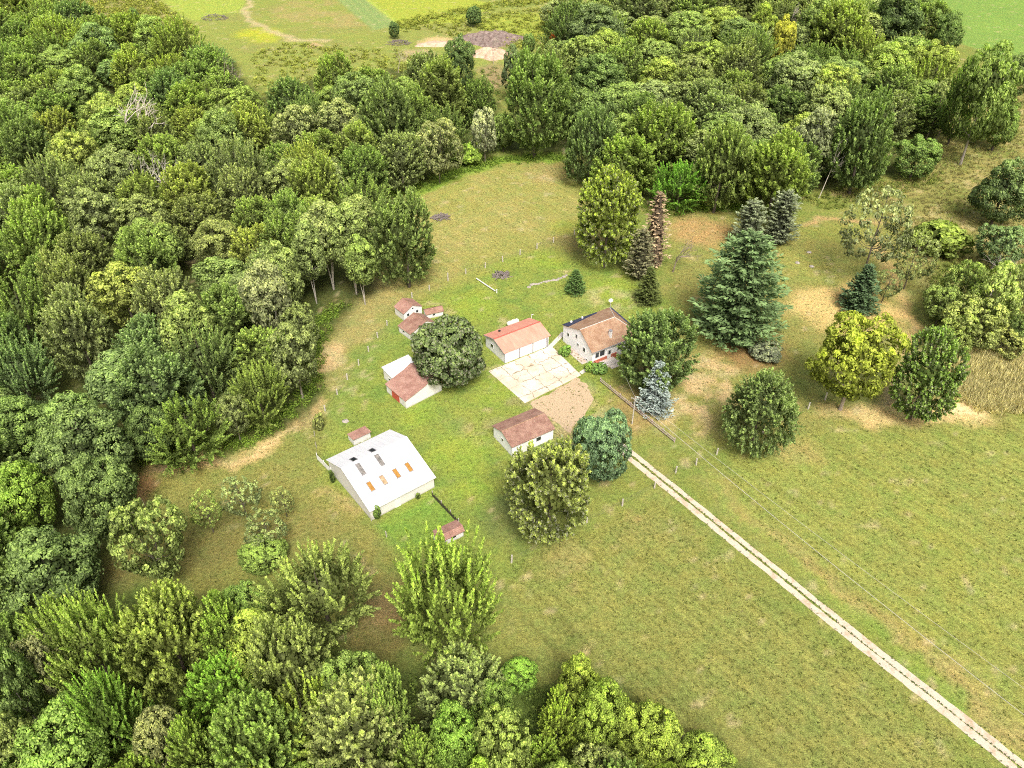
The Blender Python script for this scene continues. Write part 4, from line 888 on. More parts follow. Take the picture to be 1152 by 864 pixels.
def sil(cx, top, bot, w_, kind, colr, label, cat='tree', group=None, hmax=None, **kw):
    """plant a tree whose crown outline is that of the photo: centre x, top and bottom rows, width"""
    k = K[kind]; cf = k['clear']/k['H']; hh = 5.0
    if kind in ('pine', 'spruce', 'oldpine', 'rust'):
        by = bot
        for _ in range(20):
            x, y = P(cx, by); d = depth_at(x, y, 2); sc = F/d; R = w_/2/sc; ph = math.atan2(H, y); by = bot-R*math.sin(ph)*sc*.85
        lo, hi = .5, 40
        for _ in range(30):
            Ht = (lo+hi)/2
            if proj(x, y, Ht)[1] > top: lo = Ht
            else: hi = Ht
        return plant(x, y, R*1.04, Ht, kind, colr, label, cat, group, **kw)
    R = 5.
    for _ in range(25):
        zc = hh*(1+cf)/(1-cf); x, y = P(cx, (top+bot)/2, zc); d = depth_at(x, y, zc); sc = F/d; R = w_/2/sc*.93
        ph = math.atan2(H-zc, y); V_ = (bot-top)/2/sc*.95; q = (V_**2-(R*math.sin(ph))**2)/math.cos(ph)**2; hh = .5*hh+.5*math.sqrt(max(q, (.45*R)**2))
    Ht = 2*hh/(1-cf); zc = hh*(1+cf)/(1-cf); x, y = P(cx, (top+bot)/2, zc)
    return plant(x, y, R, Ht, kind, colr, label, cat, group, **kw)
G1 = (.120, .165, .030); G2 = (.085, .130, .034); DK = (.050, .085, .028); YG = (.19, .215, .028); BG = (.075, .125, .065); OL = (.13, .14, .045); PALE = (.16, .185, .075); BR = (.15, .21, .02)
# --- yard trees
sil(504, 349, 439, 92, 'dark', (.052, .075, .028), 'dark glossy round tree overhanging the old barn with red door')
sil(619, 484, 613, 108, 'round', (.150, .175, .040), 'large round yellow-green speckled tree right below the brown-roofed shed')
sil(680, 451, 545, 77, 'fine', BG, 'blue-green rounded tree at the head of the driveway')
sil(738, 342, 441, 94, 'maple', (.085, .125, .04), 'dark green tree hiding the right end of the farmhouse')
sil(735, 406, 472, 46, 'spruce', (.14, .17, .165), 'silver-blue spruce standing right above the rail fence', var=0)
sil(824, 264, 405, 110, 'pine', (.072, .11, .046), 'tall broad blue-green pine, biggest conifer of the yard')
sil(857, 403, 514, 95, 'willow', (.10, .135, .045), 'dense domed dark green tree standing alone left of the right field')
sil(966, 343, 454, 98, 'ash', (.145, .165, .018), 'yellowing broad tree with bare pale trunk at right field edge', bark=(.4, .34, .28))
sil(1044, 367, 475, 80, 'round', (.10, .155, .03), 'dense bright-dark green tree beside the tall golden grass', var=1)
sil(964, 297, 358, 46, 'spruce', (.045, .072, .035), 'dark spruce just above the yellowing tree', var=1)
sil(990, 196, 302, 84, 'sparse', (.14, .155, .07), 'thin see-through tree with dark forked limbs in the right yard', var=0)
sil(839, 226, 284, 42, 'oldpine', (.105, .125, .075), 'left of the two pale grey-green pines by the woods', var=0)
sil(874, 216, 282, 42, 'oldpine', (.10, .118, .072), 'right of the two pale grey-green pines by the woods', var=1)
sil(684, 185, 300, 80, 'round', (.155, .195, .025), 'tall dense bright green tree beside the rusty dead conifer', var=0)
sil(733, 215, 308, 42, 'rust', (.19, .145, .095), 'narrow dying conifer with rusty pink needles', var=0)
sil(718, 259, 320, 36, 'oldpine', (.105, .105, .06), 'grey-brown thinning pine in front of the rusty conifer', var=1)
sil(728, 300, 347, 32, 'spruce', (.055, .07, .022), 'small dark olive evergreen behind the farmhouse', var=1)
sil(647, 303, 334, 27, 'spruce', (.05, .085, .026), 'small bushy young pine alone on the back lawn', var=0)
sil(860, 383, 403, 40, 'bush', (.11, .12, .08), 'greyish bush at the foot of the biggest yard pine', 'bush', var=0)
sil(636, 387, 372+28, 15, 'bush', (.09, .16, .03), 'bright green bush by the farmhouse back corner', 'bush', var=1)
sil(674, 407, 422, 22, 'bush', (.07, .13, .03), 'dark green bush at the farmhouse porch corner', 'bush', var=0)
sil(663, 406, 418, 12, 'bush', (.11, .17, .03), 'little green bush at the lower end of the paver bed', 'bush', var=1)
sil(358, 463, 483, 14, 'bush', OL, 'ragged small bush on the fence line above the barn', 'bush', var=1)
# barn creepers
sil(424, 566, 584, 10, 'bush', (.09, .14, .03), 'weedy creeper climbing the front left corner of the white barn', 'climber', var=0)
sil(470, 553, 562, 6, 'bush', (.09, .12, .03), 'small weed against the white barn front wall', 'climber', var=1)
sil(373, 526, 544, 6, 'bush', (.05, .08, .02), 'dark weed at the back left corner of the white barn', 'climber', var=1)
# dead trees
def dead(px, py, Hc, w_, colr, label, i=0, tilt=(0, 0)):
    r = empty('dead_tree', (*P(px, py), 0), random.random()*6.28); r.scale = (w_, w_, Hc/10); tag(r, label, 'dead tree'); r.rotation_euler = (tilt[0], tilt[1], 0)
    o = bpy.data.objects.new('trunk', DEAD[i]); C.objects.link(o); o.parent = r; o.color = (*colr, 1)
dead(757, 306, 9.5, 1.0, (.3, .25, .2), 'small leafless grey tree on the lawn behind the big pine', 0, (0, .15))
dead(921, 223, 17, .6, (.62, .58, .5), 'leaning bare whitish trunk at the edge of the upper woods', 1, (0, .16))
placed += [(*P(160, 205), 6.5), (*P(178, 232), 5)]
dead(162, 190, 25, 2.3, (.75, .68, .6), 'big bare whitish tree rising from the left forest', 0)
dead(166, 240, 15, .9, (.7, .66, .58), 'thin pale stem below the big bare whitish tree, left one', 1, (0, .03))
dead(188, 236, 16, .8, (.7, .66, .58), 'slanting pale stem below the big bare whitish tree, right one', 1, (0, -.12))
dead(1042, 156, 14, .7, (.45, .36, .28), 'thin pinkish bare tree in the upper right gap', 1, (0, .1))
dead(1053, 158, 13, .7, (.42, .34, .27), 'second thin bare tree in the upper right gap, right one', 0, (0, .12))
dead(1094, 142, 22, .5, (.5, .46, .4), 'long slanting bare trunk leaning right at the upper right', 1, (0, .28))
dead(1112, 338, 9.5, 1.1, (.42, .38, .34), 'gnarled bare tree with crooked limbs at the right edge', 1, (0, .05))
dead(885, 45, 15, .9, (.5, .45, .4), 'bare pale tree among the far upper woods', 0)
dead(448, 82, 9, .55, (.42, .36, .3), 'small bare snag beside the far dirt pit', 1)
dead(555, 72, 12, .7, (.45, .4, .34), 'forked pale snag in front of the far soil mounds', 0)
dead(687, 68, 17, .5, (.6, .57, .5), 'slender white bare trunk among the far dark trees', 1)
dead(258, 118, 16, .8, (.42, .35, .29), 'brown bare tree inside the upper left forest', 1)
# --- clearing & lower trees
sil(502, 600, 752, 114, 'feather', (.155, .205, .035), 'big feathery bright green tree overlapping the lower coop', var=0)
sil(361, 604, 722, 118, 'feather', (.150, .180, .045), 'feathery light green tree at the right end of the lower grove', var=1)
sil(165, 556, 650, 84, 'loose', (.115, .145, .038), 'open-crowned yellowish tree standing in the left clearing', var=0)
sil(231, 548, 596, 38, 'sparse', (.15, .19, .045), 'wispy yellow-green sapling in the middle of the clearing', var=1)
sil(270, 528, 582, 48, 'sparse', (.14, .17, .065), 'wispy grey-green sapling below the tan track', var=0)
sil(298, 568, 618, 52, 'sparse', (.125, .15, .055), 'brownish thin-leaved shrub tree behind the lower grove', var=1)
sil(318, 545, 580, 30, 'sparse', (.16, .18, .06), 'pale wispy weed tree closest to the white barn', var=1)
sil(296, 598, 648, 60, 'fine', (.11, .155, .03), 'low rounded green tree at top of the lower grove', var=0)
sil(276, 650, 712, 58, 'oak', (.095, .145, .03), 'compact dark green tree in the upper lower-grove', var=0)
sil(189, 652, 775, 104, 'maple', (.145, .175, .035), 'tall bright maple at the top left of the lower grove', var=0)
sil(104, 668, 785, 92, 'feather', (.14, .185, .035), 'spiky light green tree left in the lower grove', var=0)
sil(252, 668, 755, 68, 'maple', (.115, .165, .025), 'bright green maple beside the compact dark tree', var=1)
sil(246, 732, 815, 78, 'maple', (.105, .185, .02), 'vivid green maple in the middle of the lower grove', var=2)
sil(322, 688, 805, 90, 'maple', (.14, .165, .045), 'silvery upright maple below the feathery light tree', var=0)
sil(398, 748, 885, 124, 'maple', (.155, .175, .055), 'wide silvery-tipped maple at the bottom of the photo', var=1)
sil(285, 768, 890, 100, 'maple', (.115, .165, .035), 'deep green maple at the bottom edge, left of the silvery one', var=2)
sil(70, 785, 895, 108, 'oak', (.10, .155, .03), 'vivid green broad tree at the bottom left corner', var=0)
sil(178, 782, 860, 68, 'fine', (.125, .13, .05), 'olive fine-leaved tree between bottom left maples', var=1)
sil(118, 752, 850, 76, 'feather', (.105, .175, .025), 'bright spiky tree above the bottom left corner', var=1)
sil(212, 802, 880, 56, 'maple', (.13, .18, .03), 'small light maple poking up at the bottom edge', var=1)
sil(45, 705, 780, 46, 'ash', (.13, .13, .065), 'dusty greyish tree on the left edge of the lower grove', var=0)
sil(8, 715, 812, 60, 'ash', (.085, .125, .035), 'dark green tree cut by the lower left photo edge', var=1)
sil(22, 800, 870, 60, 'loose', (.10, .12, .035), 'scraggy tree low on the left edge', var=1)
sil(518, 720, 822, 100, 'maple', (.140, .170, .055), 'silvery maple just below the big feathery tree', var=2)
sil(434, 750, 850, 64, 'maple', (.12, .165, .035), 'mid green maple left of the silvery maple', var=0)
sil(582, 735, 780, 50, 'fine', (.10, .175, .022), 'small vivid green round tree at the field corner', var=0)
sil(650, 735, 800, 54, 'oak', (.145, .18, .025), 'yellow-green tree first along the lower field edge', var=1)
sil(678, 762, 840, 66, 'oak', (.13, .175, .025), 'yellow-green tree second along the lower field edge', var=2)
sil(728, 785, 862, 76, 'oak', (.135, .17, .025), 'yellow-green tree third along the lower field edge', var=0)
sil(792, 820, 890, 76, 'oak', (.125, .165, .025), 'yellow-green tree last along the lower field edge', var=1)
sil(628, 775, 842, 50, 'maple', (.15, .195, .025), 'upright light green tree behind the yellow-green row', var=1)
sil(510, 788, 868, 62, 'oak', (.10, .165, .025), 'rich green tree under the silvery maple', var=0)
sil(567, 792, 880, 70, 'ash', (.125, .16, .035), 'medium green airy tree at bottom centre', var=1)
sil(605, 828, 890, 62, 'maple', (.13, .18, .025), 'small upright maple at the bottom edge centre', var=2)
sil(468, 818, 890, 60, 'maple', (.12, .165, .03), 'green maple low at the bottom between silvery crowns', var=1)
sil(675, 832, 900, 70, 'ash', (.14, .16, .05), 'pale airy tree at the bottom edge below the yellow row', var=0)
sil(740, 850, 915, 70, 'oak', (.13, .18, .02), 'green crown cut by the bottom edge under the yellow row', var=2)
sil(545, 850, 915, 60, 'oak', (.12, .175, .02), 'round crown cut by the bottom edge at centre', var=1)
sil(150, 845, 910, 66, 'maple', (.14, .19, .03), 'light crown cut by the bottom edge at left', var=0)
sil(340, 850, 915, 66, 'oak', (.11, .16, .03), 'dark crown cut by the bottom edge between maples', var=1)
sil(555, 762, 830, 52, 'oak', (.10, .15, .03), 'deep green tree between silvery and vivid trees', var=2)
# --- left side big dark trees
sil(110, 505, 605, 86, 'oak', (.068, .10, .03), 'very dark rounded tree at the left end of the clearing', var=0)
sil(52, 586, 700, 122, 'oak', (.070, .105, .032), 'huge dark fine-leaved tree on the left edge above the grove', var=1)
sil(92, 448, 560, 104, 'oak', (.075, .108, .036), 'large dark blue-green tree above the clearing corner', var=2)
sil(22, 515, 610, 80, 'oak', (.10, .155, .022), 'brighter green tree on the left edge, middle height', var=0)
sil(25, 440, 520, 80, 'oak', (.075, .115, .03), 'dark green tree on the left edge above the brighter one', var=1)
sil(60, 680, 730, 60, 'ash', (.075, .115, .04), 'dark green tree below the huge dark tree', var=0)
sil(210, 440, 522, 88, 'feather', (.105, .150, .028), 'fan-branched tree spreading over the clearing top edge', var=1)
sil(165, 450, 520, 60, 'oak', (.055, .085, .025), 'deep green tree in the corner above the clearing', var=2)
sil(290, 405, 480, 62, 'feather', (.12, .155, .032), 'fan-branched tree on the forest edge beside the tan track', var=0)
sil(262, 440, 492, 40, 'ash', (.085, .10, .035), 'small olive tree at the tan track', var=0)
sil(330, 355, 440, 60, 'ash', (.12, .14, .05), 'pale-leaved tree at the forest edge left of the fence', var=1)
sil(455, 210, 322, 76, 'maple', (.105, .140, .040), 'broad tree standing out at the left corner of the back pasture', var=0)
sil(365, 222, 300, 60, 'birch', (.13, .15, .055), 'white-stemmed birch clump at forest edge near the sheds, left', var=0)
sil(392, 228, 305, 54, 'birch', (.12, .15, .045), 'white-stemmed birch clump at forest edge near the sheds, right', var=1)
sil(300, 288, 375, 60, 'birch', (.14, .15, .07), 'pale birch with slanting white stems inside the left forest', var=0)
sil(346, 250, 318, 44, 'birch', (.12, .15, .05), 'slender birch with white stem left of the birch clumps', var=1)
sil(318, 268, 345, 44, 'birch', (.13, .16, .05), 'birch at forest edge between the slanting birch and slender birch', var=0)
sil(404, 262, 322, 40, 'birch', (.12, .16, .04), 'small birch whose stems meet the tan clearing by the pasture', var=0)
sil(210, 328, 405, 70, 'birch', (.12, .15, .04), 'birch with forked pale stems in the middle of the left forest', var=1)
sil(338, 335, 400, 44, 'ash', (.10, .12, .04), 'small tree under the pale birch at the forest edge', var=0)
# --- back of the pasture
sil(602, 56, 172, 78, 'maple', (.100, .145, .035), 'tall rounded tree centred behind the back pasture', var=0)
sil(494, 60, 142, 68, 'maple', (.125, .155, .038), 'light tipped tree below the far dirt pit', var=1)
sil(437, 82, 182, 66, 'maple', (.100, .135, .040), 'tall green tree left above the back pasture', var=2)
sil(545, 120, 174, 32, 'loose', (.19, .20, .115), 'small silvery tree at the back of the pasture', var=0)
sil(492, 130, 196, 56, 'loose', (.14, .15, .06), 'scraggly light tree at the upper left pasture edge', var=1)
sil(526, 158, 186, 34, 'bush', (.12, .175, .025), 'bright low shrub at the back pasture edge', 'bush', var=0)
sil(410, 160, 228, 58, 'maple', (.10, .145, .035), 'rounded maple just left of the back pasture', var=0)
sil(466, 96, 160, 52, 'maple', (.11, .15, .035), 'upright tree between the light tipped tree and the pasture', var=0)
sil(538, 84, 140, 40, 'maple', (.09, .13, .03), 'deep green tree left of the tall tree behind the pasture', var=2)
sil(566, 120, 168, 34, 'fine', (.085, .12, .03), 'small dark tree at the left foot of the tall rounded tree', var=1)
sil(420, 72, 122, 46, 'maple', (.12, .16, .035), 'pale green tree at the forest end near the dug soil', var=1)
sil(628, 80, 130, 36, 'oak', (.08, .115, .03), 'dark tree tucked right of the tall rounded tree', var=0)
sil(625, 42, 80, 30, 'ash', (.09, .12, .035), 'small tree just below the far orange excavator', var=0)
sil(517, 36, 100, 36, 'oak', (.060, .095, .030), 'dark tree in front of the far soil mounds, left', var=0)
sil(578, 48, 104, 30, 'ash', (.065, .09, .04), 'dark tree in front of the far soil mounds, right', var=1)
sil(664, 112, 206, 58, 'maple', (.085, .125, .04), 'dark green maple at the top right corner of the pasture', var=2)
sil(700, 148, 222, 80, 'maple', (.12, .165, .03), 'broad bright maple behind the tall dense bright tree', var=1)
sil(765, 180, 238, 60, 'feather', (.085, .175, .02), 'vivid low tree at the back edge of the right lawn', var=0)
sil(745, 112, 205, 84, 'maple', (.115, .155, .03), 'big upright maple in the upper middle woods', var=0)
sil(812, 132, 236, 70, 'maple', (.110, .145, .035), 'upright maple with pale trunk facing the right lawn', var=2)
sil(874, 148, 243, 82, 'maple', (.125, .165, .030), 'bright upright maple behind the two pale pines', var=0)
sil(972, 100, 214, 74, 'maple', (.085, .125, .035), 'big deep green tree right of the leaning bare trunk', var=1)
sil(915, 116, 196, 56, 'ash', (.13, .145, .075), 'dusty pale tree behind the leaning bare trunk', var=1)
sil(1032, 150, 200, 52, 'oak', (.080, .125, .03), 'low dark green tree at the right end of the woods', var=0)
sil(670, 6, 62, 72, 'oak', (.060, .085, .035), 'dark oak at the far edge beside the yellow field', var=1)
sil(672, 56, 118, 70, 'oak', (.070, .11, .03), 'mid dark tree behind the tall rounded tree', var=2)
sil(880, 16, 74, 30, 'oak', (.22, .215, .03), 'yellow-leaved tree among the far upper woods', var=0)
sil(858, 5, 50, 34, 'oak', (.15, .19, .03), 'light lime tree left of the far yellow tree', var=1)
sil(1005, -12, 55, 68, 'oak', (.040, .065, .022), 'very dark far tree beside the upper right green field', var=1)
sil(945, -5, 66, 66, 'maple', (.15, .185, .04), 'bright far tree left of the very dark one', var=2)
sil(1068, 10, 60, 34, 'oak', (.07, .11, .03), 'narrow dark tree in front of the upper right green field', var=2)
sil(1110, 44, 164, 66, 'ash', (.095, .135, .03), 'slanting tree with long bare trunk at the upper right', var=1)
sil(1084, 66, 158, 44, 'maple', (.10, .145, .032), 'bushy green tree at the foot of the slanting bare trunk', var=0)
sil(1128, 108, 166, 42, 'oak', (.09, .135, .03), 'low green tree right under the slanting tree', var=2)
sil(1062, 88, 132, 30, 'loose', (.12, .14, .05), 'thin scrubby tree left of the slanting bare trunk', var=0)
sil(1148, 55, 110, 40, 'oak', (.08, .11, .035), 'dark tree cut by the upper right edge', var=0)
# --- right edge group
sil(1130, 178, 252, 66, 'oak', (.065, .095, .035), 'dark heavy tree at the right edge beside the meadow', var=1)
sil(1128, 246, 300, 58, 'ash', (.085, .125, .05), 'bluish green tree below the dark one on the right edge', var=0)
sil(1061, 243, 290, 78, 'bush', (.095, .125, .022), 'wide low thicket in the middle of the right meadow', 'bush', var=1)
sil(1122, 296, 372, 62, 'loose', (.15, .185, .05), 'full loose lime-green tree behind the gnarled bare tree', var=1)
sil(1062, 318, 362, 46, 'loose', (.115, .15, .04), 'loose green shrub tree left of the gnarled bare tree', var=0)
sil(1078, 352, 398, 44, 'loose', (.13, .16, .04), 'yellow-green shrub tree above the dense tree by the reeds', var=1)
sil(1132, 360, 400, 52, 'loose', (.16, .17, .05), 'straw-tinted shrub tree directly above the golden grass', var=0)
sil(1143, 288, 352, 40, 'loose', (.17, .20, .07), 'pale lime tree cut by the right edge', var=0)
sil(1085, 288, 348, 50, 'loose', (.11, .145, .035), 'loose dark-light shrub tree beside the gnarled bare tree', var=1)
sil(1098, 330, 392, 72, 'loose', (.14, .16, .045), 'open yellowish thicket tree above the tall golden grass', var=0)
sil(1030, 258, 318, 50, 'sparse', (.12, .14, .05), 'thin see-through shrub tree left of the meadow thicket', var=1)
sil(1148, 352, 392, 30, 'ash', (.07, .10, .03), 'small dark tree at the right edge by the golden grass', var=1)
sil(1000, 296, 336, 34, 'sparse', (.10, .12, .045), 'low wispy shrub beside the dark spruce', var=0)
for (cx, t0, b0, w0, cc, lb_) in ((128, 14, 26, 9, G1, 'on the waste strip, left one'), (151, 6, 24, 12, G2, 'on the waste strip, right one'), (443, 22, 42, 14, DK, 'alone by the crop rows'), (532, 4, 28, 20, DK, 'in the far hedge'), (595, 35, 60, 16, G2, 'before the excavator')):
    sil(cx, t0, b0, w0, 'fine', cc, 'small far field tree, ' + lb_ + ' beyond the forest', 'tree')

# --- forest fill: individual trees
def inside(pt, poly):
    x, y = pt; ins = False
    for i in range(len(poly)):
        ax, ay = poly[i]; bx, by = poly[(i+1) % len(poly)]
        if (ay > y) != (by > y) and x < ax+(y-ay)*(bx-ax)/(by-ay): ins = not ins
    return ins
def edge_d(pt, poly): return float(sdist(poly, np.array([pt[0]]), np.array([pt[1]]))[0])
ZC = 9.0
# polygons drawn at canopy level
CAN_L = [(-60, -25), (30, -25), (65, 0), (98, 26), (200, 48), (246, 66), (262, 100), (288, 124), (325, 110), (355, 94), (405, 84), (470, 88), (500, 105), (500, 150), (440, 190), (420, 250), (350, 300), (335, 350), (300, 420), (200, 465), (120, 470), (110, 520), (40, 620), (-60, 640)]
CAN_R = [(625, 10), (690, -10), (760, -30), (1010, -30), (1035, 5), (1045, 45), (1052, 80), (1040, 120), (1020, 145), (990, 170), (930, 175), (860, 200), (760, 185), (690, 165), (640, 130), (590, 90), (640, 50)]
CAN_B = [(-60, 690), (60, 690), (150, 690), (300, 700), (430, 770), (560, 790), (640, 800), (720, 840), (780, 900), (780, 930), (-60, 930)]
tone_words = {0: 'dark green', 1: 'mid green', 2: 'light green', 3: 'yellowish green', 4: 'greyish green', 5: 'bluish green', 6: 'olive'}
def palette(px, py, reg_):
    r = random.random()
    if reg_ == 'L':
        if px < 330 and py < 110: opts = [(2, (.115, .160, .035)), (1, (.095, .14, .035)), (2, (.125, .165, .04)), (3, (.15, .185, .03)), (5, (.08, .13, .045))]
        elif py > 380 and px < 230: opts = [(0, (.06, .10, .03)), (0, (.07, .105, .035)), (1, (.09, .14, .028)), (5, (.065, .11, .045))]
        elif py > 130 and px > 60: opts = [(2, (.13, .165, .035)), (4, (.14, .155, .065)), (1, (.10, .14, .032)), (6, (.12, .13, .045)), (3, (.16, .18, .035)), (0, (.07, .105, .03)), (4, (.12, .145, .06))]
        else: opts = [(1, (.095, .14, .03)), (2, (.12, .165, .03)), (0, (.065, .10, .03)), (4, (.12, .14, .055))]
    elif reg_ == 'R': opts = [(1, (.09, .13, .035)), (0, (.06, .095, .03)), (2, (.12, .16, .04)), (6, (.11, .125, .045)), (4, (.12, .14, .06)), (3, (.14, .175, .03)), (1, (.085, .13, .03))]
    else: opts = [(1, (.10, .15, .03)), (2, (.135, .18, .03)), (3, (.16, .20, .025)), (1, (.09, .14, .028))]
    return random.choice(opts)
landmarks = [('the big bare whitish tree', 160, 135), ('the birch clumps near the sheds', 378, 270), ('the pale slanting birch', 300, 330), ('the forked-stem birch', 210, 370), ('the fan-branched trees', 250, 450), ('the large dark blue-green tree', 92, 500),
             ('the left edge dark tree', 25, 470), ('the far yellow field', 300, 80), ('the far scrub strip', 120, 45), ('the pasture corner tree', 455, 250), ('the tall tree above the pasture', 437, 120), ('the light tipped tree', 494, 90),
             ('the brown bare tree', 258, 105), ('the far yellow tree', 880, 40), ('the very dark far tree', 1005, 20), ('the leaning bare trunk', 930, 180), ('the bright upright maple', 874, 185), ('the big upright maple', 745, 150), ('the far dark oak', 670, 30),
             ('the slim white bare trunk', 687, 60), ('the slanting bare trunk', 1100, 90), ('the wide silvery maple', 398, 800), ('the vivid green maple', 246, 770), ('the left upper edge of the photo', 10, 60), ('the left edge at middle height', 5, 300), ('the upper left edge trees', 10, 180), ('the thin bare trees in the gap', 1042, 130)]
used = {}
def auto_label(px, py, Ht, R, tw, texture):
    d = sorted(((px-a)**2+((py-b)*1.3)**2, n, a, b) for n, a, b in landmarks); _, n, a, b = d[0]
    dx, dy = px-a, (py-b)*1.3
    side = ('right of' if dx > 0 else 'left of') if abs(dx) > abs(dy) else ('below' if dy > 0 else 'above')
    if abs(dx) < 22 and abs(dy) < 22: side = 'close '+('below' if dy > 0 else 'above')
    elif max(abs(dx), abs(dy)) > 75: side = 'well '+side
    size = 'tall' if Ht > 15.5 else ('low' if Ht < 12.5 else 'middling')
    lab = '%s %s %s forest tree %s %s' % (size, tone_words[tw], texture, side, n)
    alts = ['narrow-crowned', 'wide-crowned', 'ragged-topped', 'flat-topped', 'round-topped', 'peaked']; alts = [('wide-crowned' if R > 5.8 else 'narrow-crowned')]+alts[2:]
    k = used.get(lab, 0); used[lab] = k+1
    if k: # same words again: use the second landmark to tell it apart
        _, n2, a2, b2 = d[1]; lab = '%s %s forest tree between %s and %s' % (size, tone_words[tw], n, n2); lab = ' '.join(lab.split()[:99])
        if len(lab.split()) > 15: lab = '%s %s tree between %s and %s' % (size, tone_words[tw].split()[0], n.replace('the ', ''), n2.replace('the ', ''))
        k2 = used.get(lab, 0); used[lab] = k2+1
        if k2: lab = lab.replace(' forest tree', ' '+alts[(k2-1) % len(alts)]+' tree')
    return lab
textures = {'maple': 'upright-twigged', 'oak': 'billowy', 'ash': 'airy', 'feather': 'feathery', 'birch': 'pale-stemmed', 'fine': 'fine-leaved'}
fill = []
for poly_px, reg_, sp0, wt in ((CAN_L, 'L', 8.6, 4.5), (CAN_R, 'R', 9.2, 4.0), (CAN_B, 'B', 5.8, 5.0)):
    poly = G(poly_px, ZC); x0 = min(p[0] for p in poly); x1 = max(p[0] for p in poly); y0 = min(p[1] for p in poly); y1 = max(p[1] for p in poly)
    rnd = random.Random(hash_(reg_)); cand = 0
    while cand < 9000:
        cand += 1; x = rnd.uniform(x0, x1); y = rnd.uniform(y0, y1)
        if not inside((x, y), poly): continue
        px, py = proj(x, y, ZC)
        if px < -45 or px > 1190 or py < -22 or py > 905: continue
        sp = sp0*(1+max(0, (y-170))/420); ok = True
        for (a, b, R_) in placed:
            m_ = max(sp*.5+R_*.62, 0) if (a, b, R_) not in fill else sp
            if (a-x)**2+(b-y)**2 < m_*m_: ok = False; break
        if not ok: continue
        R = sp*rnd.uniform(.60, .78); fill.append((x, y, R)); placed.append((x, y, R)); Ht = rnd.uniform(11, 19) if reg_ != 'B' else rnd.uniform(9.5, 12.5)
        tw, cc = palette(px, py, reg_); j = rnd.uniform(.88, 1.12); cc = (cc[0]*j*rnd.uniform(.94, 1.06), cc[1]*j, cc[2]*j)
        far_up = px < 330 and py < 130
        kind = rnd.choices(['maple', 'oak', 'ash', 'feather', 'birch', 'fine'], [9, 2, 1, 2, 0, .5] if far_up else ([9, 2, 3, 3, 1.2, .3] if reg_ != 'B' else [5, 4, 1, 1, 0, 0]))[0]
        placed.pop(); plant(x, y, R, Ht, kind, cc, auto_label(px, py, Ht, R, tw, textures[kind]), 'tree', 'forest trees' if reg_ != 'B' else 'lower grove trees')
print('FILL', len(fill), 'PLACED', len(placed))

# ------------------------------------------------------------------ undergrowth, tall grass, tufts  (stuff)
def scatter_poly(poly_px, n, seed, inner=0):
    poly = G(poly_px); rg = np.random.default_rng(seed); x0 = min(p[0] for p in poly); x1 = max(p[0] for p in poly); y0 = min(p[1] for p in poly); y1 = max(p[1] for p in poly)
    out = []
    while len(out) < n:
        x = rg.uniform(x0, x1, n*3); y = rg.uniform(y0, y1, n*3); ok = sdist(poly, x, y) > inner; out += list(zip(x[ok], y[ok]))
    return np.array(out[:n])
def clumps(name, pts, h, w_, nlf, leaf, colr, m, seed, upright=False, lab=None):
    rg = np.random.default_rng(seed); n = len(pts); hs_ = h*rg.uniform(.4, 1.3, n); ctr = np.concatenate([pts, np.zeros((n, 1))], 1)
    if upright:
        off = rg.normal(size=(n, nlf, 3))*w_*.4; off[..., 2] = 0; tip = norm(np.array([0, 0, 1.])+rg.normal(size=(n, nlf, 3))*.28)
        ln = hs_[:, None]*rg.uniform(.6, 1.1, (n, nlf)); pos = ctr[:, None]+off+tip*(ln*.5)[..., None]; ax = tip; nr = rdir(n*nlf, rg).reshape(n, nlf, 3); tn = rg.uniform(.15, .95, (n, nlf))*.6+rg.uniform(0, .4, n)[:, None]
        V = leaves(pos.reshape(-1, 3), ax.reshape(-1, 3), nr.reshape(-1, 3), ln.ravel(), np.full(n*nlf, leaf), rg)
    else:
        d = rdir(n*nlf, rg).reshape(n, nlf, 3); d[..., 2] = np.abs(d[..., 2]); rr_ = rg.random((n, nlf))**.4
        pos = ctr[:, None]+d*rr_[..., None]*np.array([w_, w_, 1])*np.stack([np.ones(n), np.ones(n), hs_], 1)[:, None]; ax = norm(np.cross(d, rdir(n*nlf, rg).reshape(n, nlf, 3))); tn = .15+.5*rr_*d[..., 2]+rg.normal(size=(n, nlf))*.12+rg.uniform(0, .25, n)[:, None]  # tone rises toward clump tops, light painted into the colour
        ls = leaf*rg.uniform(.7, 1.3, n*nlf); V = leaves(pos.reshape(-1, 3), ax.reshape(-1, 3), norm(d+np.array([0, 0, .5])).reshape(-1, 3), ls*1.4, ls*.8, rg)
    V[:, 2] = np.maximum(V[:, 2], .02)
    o = bpy.data.objects.new(name, quads_mesh(name, V, tn.ravel(), rg.random(len(V)//4), m)); C.objects.link(o); o.color = (*colr, 1); tag(o, lab, name.replace('_', ' '), kind='stuff'); return o
edge_pts = []
def along(px, n, wid, seed):
    g2 = G(px); rg = np.random.default_rng(seed); out = []
    ls = [math.dist(a, b) for a, b in zip(g2, g2[1:])]; tot = sum(ls)
    for (a, b), l in zip(zip(g2, g2[1:]), ls):
        k = int(n*l/tot); u = rg.random(k); out.append(np.stack([a[0]+(b[0]-a[0])*u+rg.normal(size=k)*wid, a[1]+(b[1]-a[1])*u+rg.normal(size=k)*wid], 1))
    return np.concatenate(out)
clumps('tall_grass', np.concatenate([along([(1068, 440), (1080, 408), (1112, 390), (1190, 384)], 700, 1.6, 71), along([(1066, 442), (1110, 459), (1190, 454)], 500, 1.1, 72), scatter_poly([(1068, 440), (1080, 405), (1110, 392), (1200, 385), (1200, 452), (1110, 458)], 2600, 3)]), 1.9, .35, 16, .10, (.27, .25, .12), M['needle'], 3, True, 'tall golden reeds and dry grass by the right field edge')
